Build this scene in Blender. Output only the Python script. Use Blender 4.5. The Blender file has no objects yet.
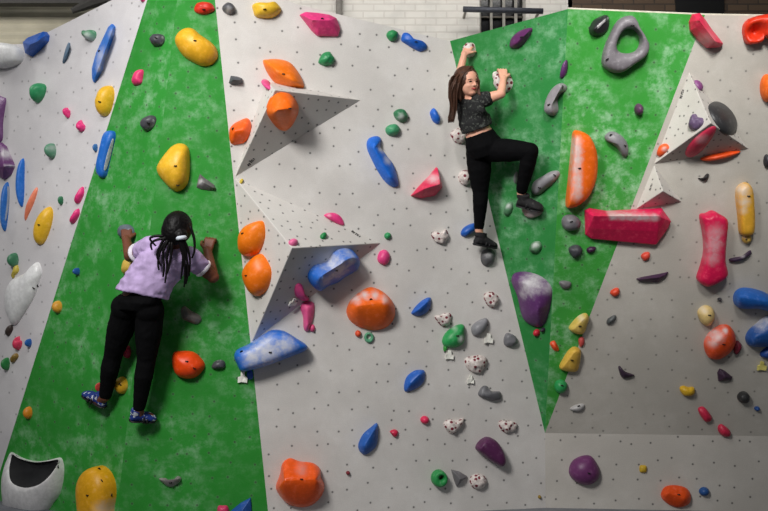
import bpy, bmesh, math, random
from mathutils import Vector, Matrix, noise
from mathutils.bvhtree import BVHTree
from mathutils.geometry import intersect_line_plane

random.seed(7)
SC = bpy.context.scene
COL = SC.collection
V = Vector

# ------------------------------------------------------------------ camera
FPX = 910.0
CAM = V((0, -6.5, 1.5))
PITCH = math.radians(2.5)
cd = bpy.data.cameras.new('camera')
cam = bpy.data.objects.new('camera', cd)
COL.objects.link(cam)
cd.sensor_width = 36
cd.lens = FPX * 36 / 768
cam.location = CAM
cam.rotation_euler = (math.pi / 2 + PITCH, 0, 0)
SC.camera = cam
CR = cam.rotation_euler.to_matrix()


def ray(px, py):
    return (CR @ V(((px - 384) / FPX, -(py - 255.5) / FPX, -1))).normalized()


def at_y(px, py, Y):
    d = ray(px, py)
    return CAM + d * ((Y - CAM.y) / d.y)


def at_plane(px, py, P, n):
    d = ray(px, py)
    return CAM + d * ((P - CAM).dot(n) / d.dot(n))


def lin(c):
    f = lambda v: v / 12.92 if v <= 0.04045 else ((v + 0.055) / 1.055) ** 2.4
    return tuple(f(x / 255.0) for x in c) + (1.0,)


# ------------------------------------------------------------------ materials
def new_mat(name):
    m = bpy.data.materials.new(name)
    m.use_nodes = True
    nt = m.node_tree
    return m, nt, nt.nodes['Principled BSDF']


def N(nt, t, **kw):
    n = nt.nodes.new(t)
    for k, v in kw.items():
        if k.startswith('i_'):
            n.inputs[k[2:].replace('_', ' ')].default_value = v
        else:
            setattr(n, k, v)
    return n


def mixc(nt, fac, a, b):
    m = nt.nodes.new('ShaderNodeMix')
    m.data_type = 'RGBA'
    for sock, v in ((0, fac), (6, a), (7, b)):
        if isinstance(v, (tuple, float, int)):
            m.inputs[sock].default_value = v
        else:
            nt.links.new(v, m.inputs[sock])
    return m.outputs[2]


def math_n(nt, op, a, b=None, c=None):
    m = nt.nodes.new('ShaderNodeMath')
    m.operation = op
    for i, v in enumerate((a, b, c)):
        if v is None:
            continue
        if isinstance(v, (float, int)):
            m.inputs[i].default_value = v
        else:
            nt.links.new(v, m.inputs[i])
    return m.outputs[0]


def ramp(nt, v, a, b, ca=0.0, cb=1.0):
    m = nt.nodes.new('ShaderNodeMapRange')
    m.interpolation_type = 'SMOOTHSTEP'
    nt.links.new(v, m.inputs[0])
    m.inputs[1].default_value = a
    m.inputs[2].default_value = b
    m.inputs[3].default_value = ca
    m.inputs[4].default_value = cb
    return m.outputs[0]


def wall_mat(name, base, base2, chalk, chalk_col, spacing=0.135, seed=0.0, rough=0.75, dot=0.0068, dk=0.75, vein=0.5):
    """painted sandy plywood with a jittered grid of bolt holes and rubbed-in chalk"""
    m, nt, p = new_mat(name)
    uv = N(nt, 'ShaderNodeUVMap')
    mp = N(nt, 'ShaderNodeMapping')
    mp.inputs['Location'].default_value = (seed, seed * 1.7, 0)
    nt.links.new(uv.outputs[0], mp.inputs[0])
    vec = mp.outputs[0]
    n1 = N(nt, 'ShaderNodeTexNoise', i_Scale=1.6, i_Detail=6.0, i_Roughness=0.62)
    n2 = N(nt, 'ShaderNodeTexNoise', i_Scale=9.0, i_Detail=6.0, i_Roughness=0.7)
    n3 = N(nt, 'ShaderNodeTexNoise', i_Scale=160.0, i_Detail=2.0)
    for n in (n1, n2, n3):
        nt.links.new(vec, n.inputs['Vector'])
    c = mixc(nt, ramp(nt, n1.outputs[0], 0.35, 0.65), lin(base), lin(base2))
    c = mixc(nt, ramp(nt, n3.outputs[0], 0.3, 0.8, 0.0, 0.10), c, (0.02, 0.02, 0.02, 1))
    ch = math_n(nt, 'MULTIPLY', ramp(nt, n2.outputs[0], 0.42, 0.74), ramp(nt, n1.outputs[0], 0.36, 0.66, 0.1, 1.25))
    ch = math_n(nt, 'MULTIPLY', ch, chalk)
    c = mixc(nt, ch, c, lin(chalk_col))
    vo = N(nt, 'ShaderNodeTexVoronoi', voronoi_dimensions='2D', i_Scale=1 / spacing, i_Randomness=0.6)
    nt.links.new(vec, vo.inputs['Vector'])
    r = dot / spacing
    dm = ramp(nt, vo.outputs['Distance'], r * 0.75, r * 1.25, 1.0, 0.0)
    halo = ramp(nt, vo.outputs['Distance'], r * 1.2, r * 2.6, 0.10, 0.0)
    c = mixc(nt, halo, c, (0.25, 0.24, 0.23, 1))
    dm = math_n(nt, 'MULTIPLY', dm, dk)
    c = mixc(nt, dm, c, (0.035, 0.035, 0.035, 1))
    nt.links.new(c, p.inputs['Base Color'])
    p.inputs['Roughness'].default_value = rough
    p.inputs['Specular IOR Level'].default_value = 0.25
    b = N(nt, 'ShaderNodeBump', i_Strength=0.25, i_Distance=0.003)
    nt.links.new(n3.outputs[0], b.inputs['Height'])
    nt.links.new(b.outputs[0], p.inputs['Normal'])
    return m


def plain(name, col, rough=0.6, metal=0.0, var=0.12, scale=30.0, bump=0.1, spec=0.4):
    m, nt, p = new_mat(name)
    tc = N(nt, 'ShaderNodeTexCoord')
    n = N(nt, 'ShaderNodeTexNoise', i_Scale=scale, i_Detail=4.0)
    nt.links.new(tc.outputs['Object'], n.inputs['Vector'])
    l = lin(col)
    c = mixc(nt, ramp(nt, n.outputs[0], 0.3, 0.7), tuple(x * (1 - var) for x in l[:3]) + (1,), tuple(min(1, x * (1 + var)) for x in l[:3]) + (1,))
    nt.links.new(c, p.inputs['Base Color'])
    p.inputs['Roughness'].default_value = rough
    p.inputs['Metallic'].default_value = metal
    p.inputs['Specular IOR Level'].default_value = spec
    b = N(nt, 'ShaderNodeBump', i_Strength=bump, i_Distance=0.004)
    nt.links.new(n.outputs[0], b.inputs['Height'])
    nt.links.new(b.outputs[0], p.inputs['Normal'])
    return m


_hm = {}


def hold_mat(col, rough=0.42, chalk=None, dust=0.12):
    """cast resin; chalk = list of (x, y, radius, strength) worn patches in the hold's own frame"""
    key = (tuple(col), rough, dust, str(chalk))
    if key in _hm:
        return _hm[key]
    m, nt, p = new_mat('resin')
    tc = N(nt, 'ShaderNodeTexCoord')
    vec = tc.outputs['Object']
    n1 = N(nt, 'ShaderNodeTexNoise', i_Scale=28.0, i_Detail=5.0, i_Roughness=0.65)
    n2 = N(nt, 'ShaderNodeTexNoise', i_Scale=240.0, i_Detail=2.0)
    nt.links.new(vec, n1.inputs['Vector'])
    nt.links.new(vec, n2.inputs['Vector'])
    l = lin(col)
    c = mixc(nt, ramp(nt, n1.outputs[0], 0.35, 0.7), tuple(x * 0.88 for x in l[:3]) + (1,), tuple(min(1, x * 1.08) for x in l[:3]) + (1,))
    c = mixc(nt, ramp(nt, n1.outputs[0], 0.52, 0.8, 0, dust), c, (0.75, 0.74, 0.74, 1))
    for (x, y, r, s) in chalk or ():
        vm = N(nt, 'ShaderNodeVectorMath', operation='MULTIPLY')
        nt.links.new(vec, vm.inputs[0])
        vm.inputs[1].default_value = (1, 1, 0)
        vd = N(nt, 'ShaderNodeVectorMath', operation='DISTANCE')
        nt.links.new(vm.outputs[0], vd.inputs[0])
        vd.inputs[1].default_value = (x, y, 0)
        d = math_n(nt, 'MULTIPLY_ADD', math_n(nt, 'SUBTRACT', n1.outputs[0], 0.5), r * 1.3, vd.outputs[1])
        k = ramp(nt, d, -r * 0.1, r * 1.15, s, 0.0)
        c = mixc(nt, k, c, (0.80, 0.79, 0.79, 1))
    nt.links.new(c, p.inputs['Base Color'])
    p.inputs['Roughness'].default_value = rough
    p.inputs['Specular IOR Level'].default_value = 0.4
    b = N(nt, 'ShaderNodeBump', i_Strength=0.18, i_Distance=0.002)
    nt.links.new(n2.outputs[0], b.inputs['Height'])
    nt.links.new(b.outputs[0], p.inputs['Normal'])
    _hm[key] = m
    return m


def speckle_mat():
    m, nt, p = new_mat('speckled_resin')
    tc = N(nt, 'ShaderNodeTexCoord')
    vo = N(nt, 'ShaderNodeTexVoronoi', i_Scale=31.0, i_Randomness=0.7)
    nt.links.new(tc.outputs['Object'], vo.inputs['Vector'])
    n1 = N(nt, 'ShaderNodeTexNoise', i_Scale=40.0, i_Detail=4.0)
    nt.links.new(tc.outputs['Object'], n1.inputs['Vector'])
    base = mixc(nt, ramp(nt, n1.outputs[0], 0.35, 0.7), lin((205, 192, 186)), lin((236, 228, 222)))
    c = mixc(nt, ramp(nt, vo.outputs['Distance'], 0.30, 0.38, 1, 0), base, lin((118, 24, 44)))
    nt.links.new(c, p.inputs['Base Color'])
    p.inputs['Roughness'].default_value = 0.5
    return m


M_SPECK = speckle_mat()
M_BOLT = plain('bolt_steel', (38, 36, 36), 0.45, 0.6)
M_GREYWALL = dict(base=(206, 202, 197), base2=(218, 214, 209), chalk=0.25, chalk_col=(232, 230, 228))
m_center = wall_mat('grey_panel_paint', seed=0.3, **M_GREYWALL)
m_leftw = wall_mat('pale_panel_paint', (204, 201, 203), (216, 213, 214), 0.25, (232, 230, 232), seed=2.1, dk=0.45)
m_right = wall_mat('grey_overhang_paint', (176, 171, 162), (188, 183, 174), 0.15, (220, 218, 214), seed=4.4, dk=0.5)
m_kick = wall_mat('grey_kick_shaded_paint', (190, 185, 177), (200, 195, 187), 0.15, (225, 222, 218), seed=6.1)  # same grey as the centre, darkened to paint in the dimmer light here
m_green1 = wall_mat('green_panel_paint', (40, 136, 44), (48, 146, 52), 0.48, (165, 205, 170), seed=1.2, dk=0.6)
m_green2 = wall_mat('green_prow_paint', (40, 128, 58), (48, 134, 66), 0.62, (150, 195, 160), seed=3.3, dk=0.6)
m_green3 = wall_mat('green_prow_lit_chalky_paint', (52, 146, 50), (62, 156, 62), 0.85, (175, 215, 180), seed=5.7, dk=0.6)  # chalked, and made lighter to paint in the brighter light on this facet
m_vol = wall_mat('volume_paint', (208, 204, 198), (216, 212, 206), 0.2, (230, 228, 224), spacing=0.085, seed=8.0, dot=0.0068)
m_vol2 = wall_mat('volume_grey_paint', (196, 191, 184), (206, 202, 195), 0.2, (225, 222, 218), spacing=0.07, seed=9.0, dot=0.006)


# ------------------------------------------------------------------ object helpers
def link(name, me, mat=None, parent=None):
    o = bpy.data.objects.new(name, me)
    COL.objects.link(o)
    if mat is not None:
        if not isinstance(mat, (list, tuple)):
            mat = [mat]
        for m in mat:
            me.materials.append(m)
    if parent is not None:
        o.parent = parent
    return o


def from_bm(name, bm, mat=None, parent=None, smooth=False):
    me = bpy.data.meshes.new(name)
    bm.normal_update()
    bm.to_mesh(me)
    bm.free()
    if smooth:
        for p in me.polygons:
            p.use_smooth = True
    return link(name, me, mat, parent)


def tag(o, label=None, cat=None, group=None, kind=None):
    if label:
        o['label'] = label
    if cat:
        o['category'] = cat
    if group:
        o['group'] = group
    if kind:
        o['kind'] = kind
    return o


def struct(o):
    o['kind'] = 'structure'
    return o


def uv_face(bm, f, uvl, off=(0, 0)):
    n = f.normal
    up = V((0, 0, 1)) - n * n.z
    if up.length < 1e-3:
        up = V((0, 1, 0))
    up.normalize()
    s = up.cross(n)
    for l in f.loops:
        l[uvl].uv = (l.vert.co.dot(s) + off[0], l.vert.co.dot(up) + off[1])


WV, WF = [], []          # everything a hold can be bolted to


def add_target(verts, faces):
    b = len(WV)
    WV.extend([v.copy() for v in verts])
    WF.extend([[i + b for i in f] for f in faces])


def panel(name, pts, mat, faces=None, thick=0.04, target=True):
    """front polygon(s) given in 3-D, with a plywood thickness behind"""
    faces = faces or [list(range(len(pts)))]
    bm = bmesh.new()
    uvl = bm.loops.layers.uv.new('UVMap')
    vs = [bm.verts.new(p) for p in pts]
    fs = []
    for f in faces:
        fc = bm.faces.new([vs[i] for i in f])
        fc.normal_update()
        if fc.normal.y > 0:
            fc.normal_flip()
        fs.append(fc)
    bm.normal_update()
    for i, f in enumerate(fs):
        uv_face(bm, f, uvl, (i * 3.1, 0))
    if target:
        add_target(pts, faces)
    g = bmesh.ops.duplicate(bm, geom=fs)
    back = [e for e in g['geom'] if isinstance(e, bmesh.types.BMFace)]
    vmap = g['vert_map']
    for v in vs:
        vmap[v].co = v.co + V((0, thick, 0))
    for f in back:
        f.normal_flip()
    edges = [e for e in bm.edges if e.verts[0] in vs and e.verts[1] in vs and len(e.link_faces) == 1]
    for e in edges:
        a, b = e.verts
        fc = bm.faces.new((a, b, vmap[b], vmap[a]))
    bmesh.ops.recalc_face_normals(bm, faces=bm.faces)
    return struct(from_bm(name, bm, mat))


def box(bm, c, s, rot=None):
    r = bmesh.ops.create_cube(bm, size=1)
    mt = Matrix.Translation(c) @ (rot.to_4x4() if rot else Matrix()) @ Matrix.Diagonal((*s, 1))
    bmesh.ops.transform(bm, matrix=mt, verts=r['verts'])
    return r['verts']


def tube(bm, pts, rads, n=10, cap=True):
    rings = []
    prev = None
    for i, p in enumerate(pts):
        t = (pts[min(i + 1, len(pts) - 1)] - pts[max(i - 1, 0)]).normalized()
        if prev is None:
            a = t.orthogonal().normalized()
        else:
            a = (prev - t * prev.dot(t)).normalized()
        prev = a
        b = t.cross(a)
        r = rads[i] if isinstance(rads, (list, tuple)) else rads
        rings.append([bm.verts.new(p + (a * math.cos(k * math.tau / n) + b * math.sin(k * math.tau / n)) * r) for k in range(n)])
    for a, b in zip(rings, rings[1:]):
        for k in range(n):
            bm.faces.new((a[k], a[(k + 1) % n], b[(k + 1) % n], b[k]))
    if cap:
        bm.faces.new(list(reversed(rings[0])))
        bm.faces.new(rings[-1])


# ------------------------------------------------------------------ the climbing wall
floorz = 0.0
# centre plane: nearer to the left, leaning out very slightly
P_T = at_y(545, 433, 0.0)
nC = V((0.2, -1.0, -0.03)).normalized()
pC = lambda x, y: at_plane(x, y, P_T, nC)

A = at_y(155, -25, -0.45)
CT = at_y(180, -25, -0.57)
CB = at_y(113, 545, -0.40)
BL = at_plane(-23, 545, A, (CT - A).cross(CB - A))
B = pC(212.4, -25)
BB = pC(271.5, 545)
Lt = pC(450, 41)
F = at_y(568, 9, -0.78)
R = at_y(705, 15, -0.78)
K = at_y(830, 437, -0.16)
hd = (BL - A)
hd.z = 0
nL = hd.normalized().cross(V((0, 0, 1)))
if nL.y > 0:
    nL = -nL
pL = lambda x, y: at_plane(x, y, A, nL)
nR = (R - P_T).cross(K - P_T).normalized()
if nR.y > 0:
    nR = -nR
pR = lambda x, y: at_plane(x, y, P_T, nR)

panel('wall_center', [B, pC(300, 5), Lt, P_T, V((P_T.x, P_T.y + 0.0, -0.02)), BB], m_center)
panel('wall_left', [A, pL(112, 0), pL(50, 31), pL(22, 44), pL(-80, 47), pL(-80, 600), BL], m_leftw)
panel('wall_left_green', [A, CT, B, BB, CB, BL], m_green1, faces=[[0, 1, 4, 5], [1, 2, 3, 4]])
panel('wall_right_green', [Lt, F, P_T], m_green2)
panel('wall_front_green', [F, R, P_T], m_green3)
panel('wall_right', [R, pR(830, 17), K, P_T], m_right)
panel('wall_right_lower', [P_T, K, V((K.x, K.y, -0.02)), V((P_T.x, P_T.y, -0.02))], m_kick)

# pale edging along the top of the prow / overhang and along the kick line
m_trim = plain('pale_edging', (205, 198, 182), 0.6)


def strip(name, a, b, w, d, mat):
    bm = bmesh.new()
    tube(bm, [a, b], w, n=6)
    return struct(from_bm(name, bm, mat))


strip('trim_1', F + V((0, 0.02, 0.004)), R + V((0, 0.02, 0.004)), 0.012, 0, m_trim)
strip('trim_2', R + V((0, 0.02, 0.004)), pR(830, 17) + V((0, 0.02, 0.004)), 0.012, 0, m_trim)
strip('trim_3', P_T + V((0.03, 0.008, 0)), K + V((0, 0.008, 0)), 0.008, 0, plain('kick_edging', (196, 192, 184), 0.7))

# padded floor
bm = bmesh.new()
vs = [bm.verts.new(p) for p in (V((-7, -9, 0)), V((7, -9, 0)), V((7, 3.5, 0)), V((-7, 3.5, 0)))]
bm.faces.new(vs)
struct(from_bm('floor', bm, plain('mat_vinyl', (118, 120, 126), 0.55, scale=6)))

# ------------------------------------------------------------------ hall behind the wall
YB = 3.0


def brick_mat(name, c1, c2, mortar, scale=1.0):
    m, nt, p = new_mat(name)
    tc = N(nt, 'ShaderNodeTexCoord')
    sep = N(nt, 'ShaderNodeSeparateXYZ')
    cmb = N(nt, 'ShaderNodeCombineXYZ')
    nt.links.new(tc.outputs['Object'], sep.inputs[0])
    nt.links.new(sep.outputs[0], cmb.inputs[0])
    nt.links.new(sep.outputs[2], cmb.inputs[1])
    br = N(nt, 'ShaderNodeTexBrick', i_Scale=scale)
    br.inputs['Brick Width'].default_value = 0.22
    br.inputs['Row Height'].default_value = 0.075
    br.inputs['Mortar Size'].default_value = 0.008
    br.inputs['Color1'].default_value = lin(c1)
    br.inputs['Color2'].default_value = lin(c2)
    br.inputs['Mortar'].default_value = lin(mortar)
    nt.links.new(cmb.outputs[0], br.inputs['Vector'])
    n = N(nt, 'ShaderNodeTexNoise', i_Scale=5.0, i_Detail=6.0)
    nt.links.new(tc.outputs['Object'], n.inputs['Vector'])
    c = mixc(nt, ramp(nt, n.outputs[0], 0.35, 0.75, 0, 0.35), br.outputs[0], lin(tuple(int(x * 0.8) for x in c1)))
    nt.links.new(c, p.inputs['Base Color'])
    p.inputs['Roughness'].default_value = 0.85
    b = N(nt, 'ShaderNodeBump', i_Strength=0.5, i_Distance=0.01)
    nt.links.new(br.outputs['Fac'], b.inputs['Height'])
    b.invert = True
    nt.links.new(b.outputs[0], p.inputs['Normal'])
    return m


def slab(name, x0, x1, y0, y1, Y, d, mat, parent=None):
    a, b = at_y(x0, y1, Y), at_y(x1, y0, Y)
    bm = bmesh.new()
    box(bm, V(((a.x + b.x) / 2, Y + d / 2, (a.z + b.z) / 2)), V((b.x - a.x, d, b.z - a.z)))
    return from_bm(name, bm, mat, parent)


m_wbrick = brick_mat('white_painted_brick', (226, 222, 214), (222, 217, 209), (214, 208, 200))
m_bbrick = brick_mat('brown_brick', (104, 84, 66), (84, 68, 56), (70, 60, 52))
# brick wall with an opening for the barred window
slab('wall_back', 110, 479, -120, 330, YB, 0.3, m_wbrick)['kind'] = 'structure'
slab('wall_back_beside_window', 528, 571, -120, 330, YB, 0.3, m_wbrick)['kind'] = 'structure'
slab('wall_back_below_window', 479, 528, 40, 330, YB, 0.3, m_wbrick)['kind'] = 'structure'
slab('wall_back_right', 571, 990, -120, 330, YB, 0.3, m_bbrick)['kind'] = 'structure'
m_beige = plain('beige_cladding', (176, 170, 152), 0.8, scale=3)
bm = bmesh.new()
a, b = at_y(-220, 330, YB), at_y(110, -120, YB)
nz = 60
prevv = None
for i in range(nz * 2 + 1):           # shallow horizontal corrugation
    z = a.z + (b.z - a.z) * i / (nz * 2)
    yy = YB + (0.012 if i % 2 else -0.012)
    cur = (bm.verts.new((a.x, yy, z)), bm.verts.new((b.x, yy, z)))
    if prevv:
        bm.faces.new((prevv[0], prevv[1], cur[1], cur[0]))
    prevv = cur
struct(from_bm('wall_back_left', bm, m_beige))

wn = slab('window_1', 479, 528, -120, 40, YB + 0.25, 0.03, plain('dark_glass', (24, 24, 26), 0.15))
wn['kind'] = 'structure'
m_bar = plain('window_bar_paint', (150, 146, 138), 0.6)
for i, x in enumerate((479.5, 491, 503.5, 515.5, 527.5)):
    slab('window_bar', x - 0.9, x + 0.9, -120, 40, YB + 0.16, 0.03, m_bar, wn)
for y in (17, -40):
    slab('window_crossbar', 479, 528, y - 0.9, y + 0.6, YB + 0.20, 0.03, plain('sash_paint', (90, 84, 74), 0.6), wn)
dk = slab('window_2', 676, 722, -120, 13, YB - 0.02, 0.05, plain('black_opening', (16, 15, 15), 0.5))
dk['kind'] = 'structure'
# pipe, post, beams
bm = bmesh.new()
tube(bm, [at_y(463, 9.2, YB - 0.25), at_y(543, 11.2, YB - 0.25)], 0.03, n=14)
pipe = from_bm('steel_pipe', bm, plain('grey_pipe_paint', (70, 72, 80), 0.5, 0.3), smooth=True)
tag(pipe, 'dark grey horizontal pipe crossing in front of the barred window', 'pipe')
for x in (466, 540):
    bm = bmesh.new()
    p0 = at_y(x, 10, YB - 0.25)
    tube(bm, [p0, V((p0.x, YB + 0.02, p0.z))], 0.015, n=8)
    from_bm('bracket', bm, m_bar, pipe)
bm = bmesh.new()
q0 = at_y(339.5, -120, YB - 0.06)
tube(bm, [q0, V((q0.x, q0.y, 0.0))], 0.036, n=14)
dp_ = tag(from_bm('drain_pipe', bm, plain('post_paint', (122, 118, 112), 0.6), smooth=True), 'thin grey vertical pipe on the white brick above the pink hold', 'pipe')
m_beam = plain('dark_steel', (40, 38, 36), 0.7)
tag(slab('roof_beam', -220, 140, -22, 3, YB - 0.5, 0.12, m_beam), 'dark horizontal roof beam above the top left of the wall', 'beam')
bm = bmesh.new()
p0, p1 = at_y(72, 11, YB - 0.8), at_y(128, -8, YB - 0.8)
tube(bm, [p0, p0 * 0.6 + p1 * 0.4 + V((0, 0, 0.02)), p1], [0.03, 0.06, 0.07], n=8)
tag(from_bm('beam_bracket', bm, m_beam), 'black sloping bracket under the dark roof beam', 'bracket')


# ------------------------------------------------------------------ volumes
def volume(name, base_px, apex_px, plane_pt, n, out, mat, label, marks=()):
    base = [at_plane(x, y, plane_pt, n) for x, y in base_px]
    ap = at_plane(*apex_px, plane_pt + n * out, n)
    bm = bmesh.new()
    uvl = bm.loops.layers.uv.new('UVMap')
    org = sum(base, V()) / len(base)
    vs = [bm.verts.new(p) for p in base]
    va = bm.verts.new(ap)
    vb = [bm.verts.new(p - n * 0.01) for p in base]
    k = len(base)
    for i in range(k):
        bm.faces.new((vs[i], vs[(i + 1) % k], va))
        bm.faces.new((vb[i], vb[(i + 1) % k], vs[(i + 1) % k], vs[i]))
    bm.faces.new(vb)
    bmesh.ops.recalc_face_normals(bm, faces=bm.faces)
    for i, f in enumerate(bm.faces):
        uv_face(bm, f, uvl, (i * 0.37, i * 0.21))
    add_target(base + [ap], [[i, (i + 1) % k, k] for i in range(k)])
    bmesh.ops.translate(bm, vec=-org, verts=bm.verts)
    o = from_bm(name, bm, mat)
    o.location = org
    md = o.modifiers.new('edge', 'BEVEL')
    md.width = 0.006
    md.segments = 2
    tag(o, label, 'climbing volume', 'triangular plywood volumes on the wall')
    return o


vol1 = volume('climbing_volume', [(235, 177), (361, 100), (266, 81)], (275, 90), P_T, nC, 0.30, m_vol,
              'upper pale triangular volume holding an orange hold, dark underside')
vol2 = volume('climbing_volume', [(235, 178), (381, 243), (252, 342)], (292, 248), P_T, nC, 0.36, m_vol,
              'large pale pyramid volume with a blue hold under it, beside the left green wall')
vol3 = volume('climbing_volume', [(689, 72), (654, 164), (749, 149)], (711, 123), P_T, nR, 0.26, m_vol2,
              'grey triangular volume carrying the black oval hold, right of the green prow')
vol4 = volume('climbing_volume', [(654, 165), (636, 209), (682, 202)], (663, 191), P_T, nR, 0.14, m_vol2,
              'small bare grey triangular volume just above the long pink bar hold')
bmesh_dummy = None
BVH = BVHTree.FromPolygons(WV, WF, all_triangles=False)


def hit(px, py):
    d = ray(px, py)
    loc, n, i, dist = BVH.ray_cast(CAM, d)
    if loc is None:
        loc = at_y(px, py, 0)
        n = V((0, -1, 0))
    if n.dot(d) > 0:
        n = -n
    return loc, n


# small printed marks on the volumes
m_ink = plain('black_print', (45, 44, 44), 0.7)


def mark(vol, px, py, ang, s=1.0):
    bm = bmesh.new()
    P, n = hit(px, py)
    ux = (V((1, 0, 0)) - n * n.x).normalized()
    uy = n.cross(ux)
    for k, (dx, dy, w, h) in enumerate(((-14, 0, 4, 12), (-8, 2, 6, 5), (-8, -4, 5, 4), (0, 0, 3, 12), (6, 3, 7, 4), (7, -3, 6, 4), (14, 0, 3, 10))):
        ca, sa = math.cos(ang), math.sin(ang)
        x, y = (dx * ca - dy * sa) * 0.002 * s, (dx * sa + dy * ca) * 0.002 * s
        rot = Matrix((ux, uy, n)).transposed() @ Matrix.Rotation(ang, 3, 'Z')
        box(bm, P + ux * x + uy * y + n * 0.001, V((w * 0.002 * s, h * 0.0016 * s, 0.002)), rot)
    bmesh.ops.translate(bm, vec=-vol.location, verts=bm.verts)
    from_bm('printed_mark', bm, m_ink, vol)


mark(vol1, 251, 162, 0.7)
mark(vol2, 356, 234, -0.45, 1.1)
mark(vol3, 682, 94, 1.1, 0.9)
mark(vol4, 651, 187, 1.0, 0.7)

# ------------------------------------------------------------------ holds
FR = {'px': (0, 0, 1.0), 'u5': (220, 70, 3.93), 'u6': (220, 170, 2.841), 'u7': (620, 60, 3.196),
      'g3': (70, 200, 4.256), 'g4': (70, 310, 4.256), 'bl': (0, 430, 5.908), 'r5': (690, 180, 4.256),
      'r6': (680, 270, 3.93), 'z7': (0, 90, 3.93), 'z8': (0, 220, 3.41), 'h1': (430, 30, 4.646), 'h2': (440, 130, 3.93)}
for c_ in range(4):
    for r_, y_ in enumerate((0, 128, 256, 383)):
        FR['%d%d' % (c_, r_)] = (192 * c_, y_, 3.99)


def topx(fr, p):
    x0, y0, s = FR[fr]
    return (x0 + p[0] / s, y0 + p[1] / s)


def E(cx, cy, rx, ry, a=0, n=14, sq=1.0):
    o = []
    a = math.radians(a)
    for i in range(n):
        t = i * math.tau / n
        c, s = math.cos(t), math.sin(t)
        x = rx * math.copysign(abs(c) ** sq, c)
        y = ry * math.copysign(abs(s) ** sq, s)
        o.append((cx + x * math.cos(a) - y * math.sin(a), cy + x * math.sin(a) + y * math.cos(a)))
    return o


def smooth_loop(pts, n):
    k = len(pts)
    out = []
    for i in range(n):
        t = i * k / n
        j = int(t)
        u = t - j
        p0, p1, p2, p3 = (pts[(j + d - 1) % k] for d in range(4))
        out.append(0.5 * ((2 * p1) + (p2 - p0) * u + (2 * p0 - 5 * p1 + 4 * p2 - p3) * u * u + (3 * p1 - p0 - 3 * p2 + p3) * u ** 3))
    return out


def poly_loop(pts, per):
    out = []
    k = len(pts)
    for i in range(k):
        for j in range(per):
            out.append(pts[i].lerp(pts[(i + 1) % k], j / per))
    return out


def near_seg(p, a, b):
    d = b - a
    if d.length_squared < 1e-12:
        return a.copy()
    t = max(0.0, min(1.0, (p - a).dot(d) / d.length_squared))
    return a + d * t


def frame_at(P, n):
    up = (V((0, 0, 1)) - n * n.z).normalized()
    x = up.cross(n)
    m = Matrix((x, up, n)).transposed().to_4x4()
    m.translation = P
    return m


def put(me_bm, name, M, mat, parent=None, smooth=True):
    """mesh in the local frame M; parented meshes are re-expressed in the parent's frame"""
    o = from_bm(name, me_bm, mat, parent, smooth)
    if parent is not None:
        o.matrix_local = parent.matrix_world.inverted() @ M
    else:
        o.matrix_world = M
    return o


GROUPS = {'l': 'climbing holds on the left grey wall', 'g': 'climbing holds on the left green wall',
          'm': 'climbing holds on the middle grey wall', 'v': 'climbing holds on the triangular volumes',
          'p': 'climbing holds on the green prow', 'r': 'climbing holds on the right grey overhang',
          'k': 'climbing holds on the low right panel'}
m_hole = plain('bolt_hole', (16, 15, 15), 0.6)


def bolt_on(o, bv, px, py, r=0.0085):
    d = ray(px, py)
    loc, n, i, dist = bv.ray_cast(CAM, d)
    if loc is None:
        return
    if n.dot(d) > 0:
        n = -n
    bm = bmesh.new()
    prof = [(r * 1.25, -0.004), (r * 1.25, 0.0012), (r * 1.05, 0.0022), (r * 0.62, 0.0022), (r * 0.55, -0.003), (0.0004, -0.003)]
    rings = [[bm.verts.new((q * math.cos(k * math.tau / 12), q * math.sin(k * math.tau / 12), z)) for k in range(12)] for q, z in prof]
    for a, b in zip(rings, rings[1:]):
        for k in range(12):
            bm.faces.new((a[k], a[(k + 1) % 12], b[(k + 1) % 12], b[k]))
    put(bm, 'bolt', frame_at(loc, n), M_BOLT, o, False)


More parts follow.
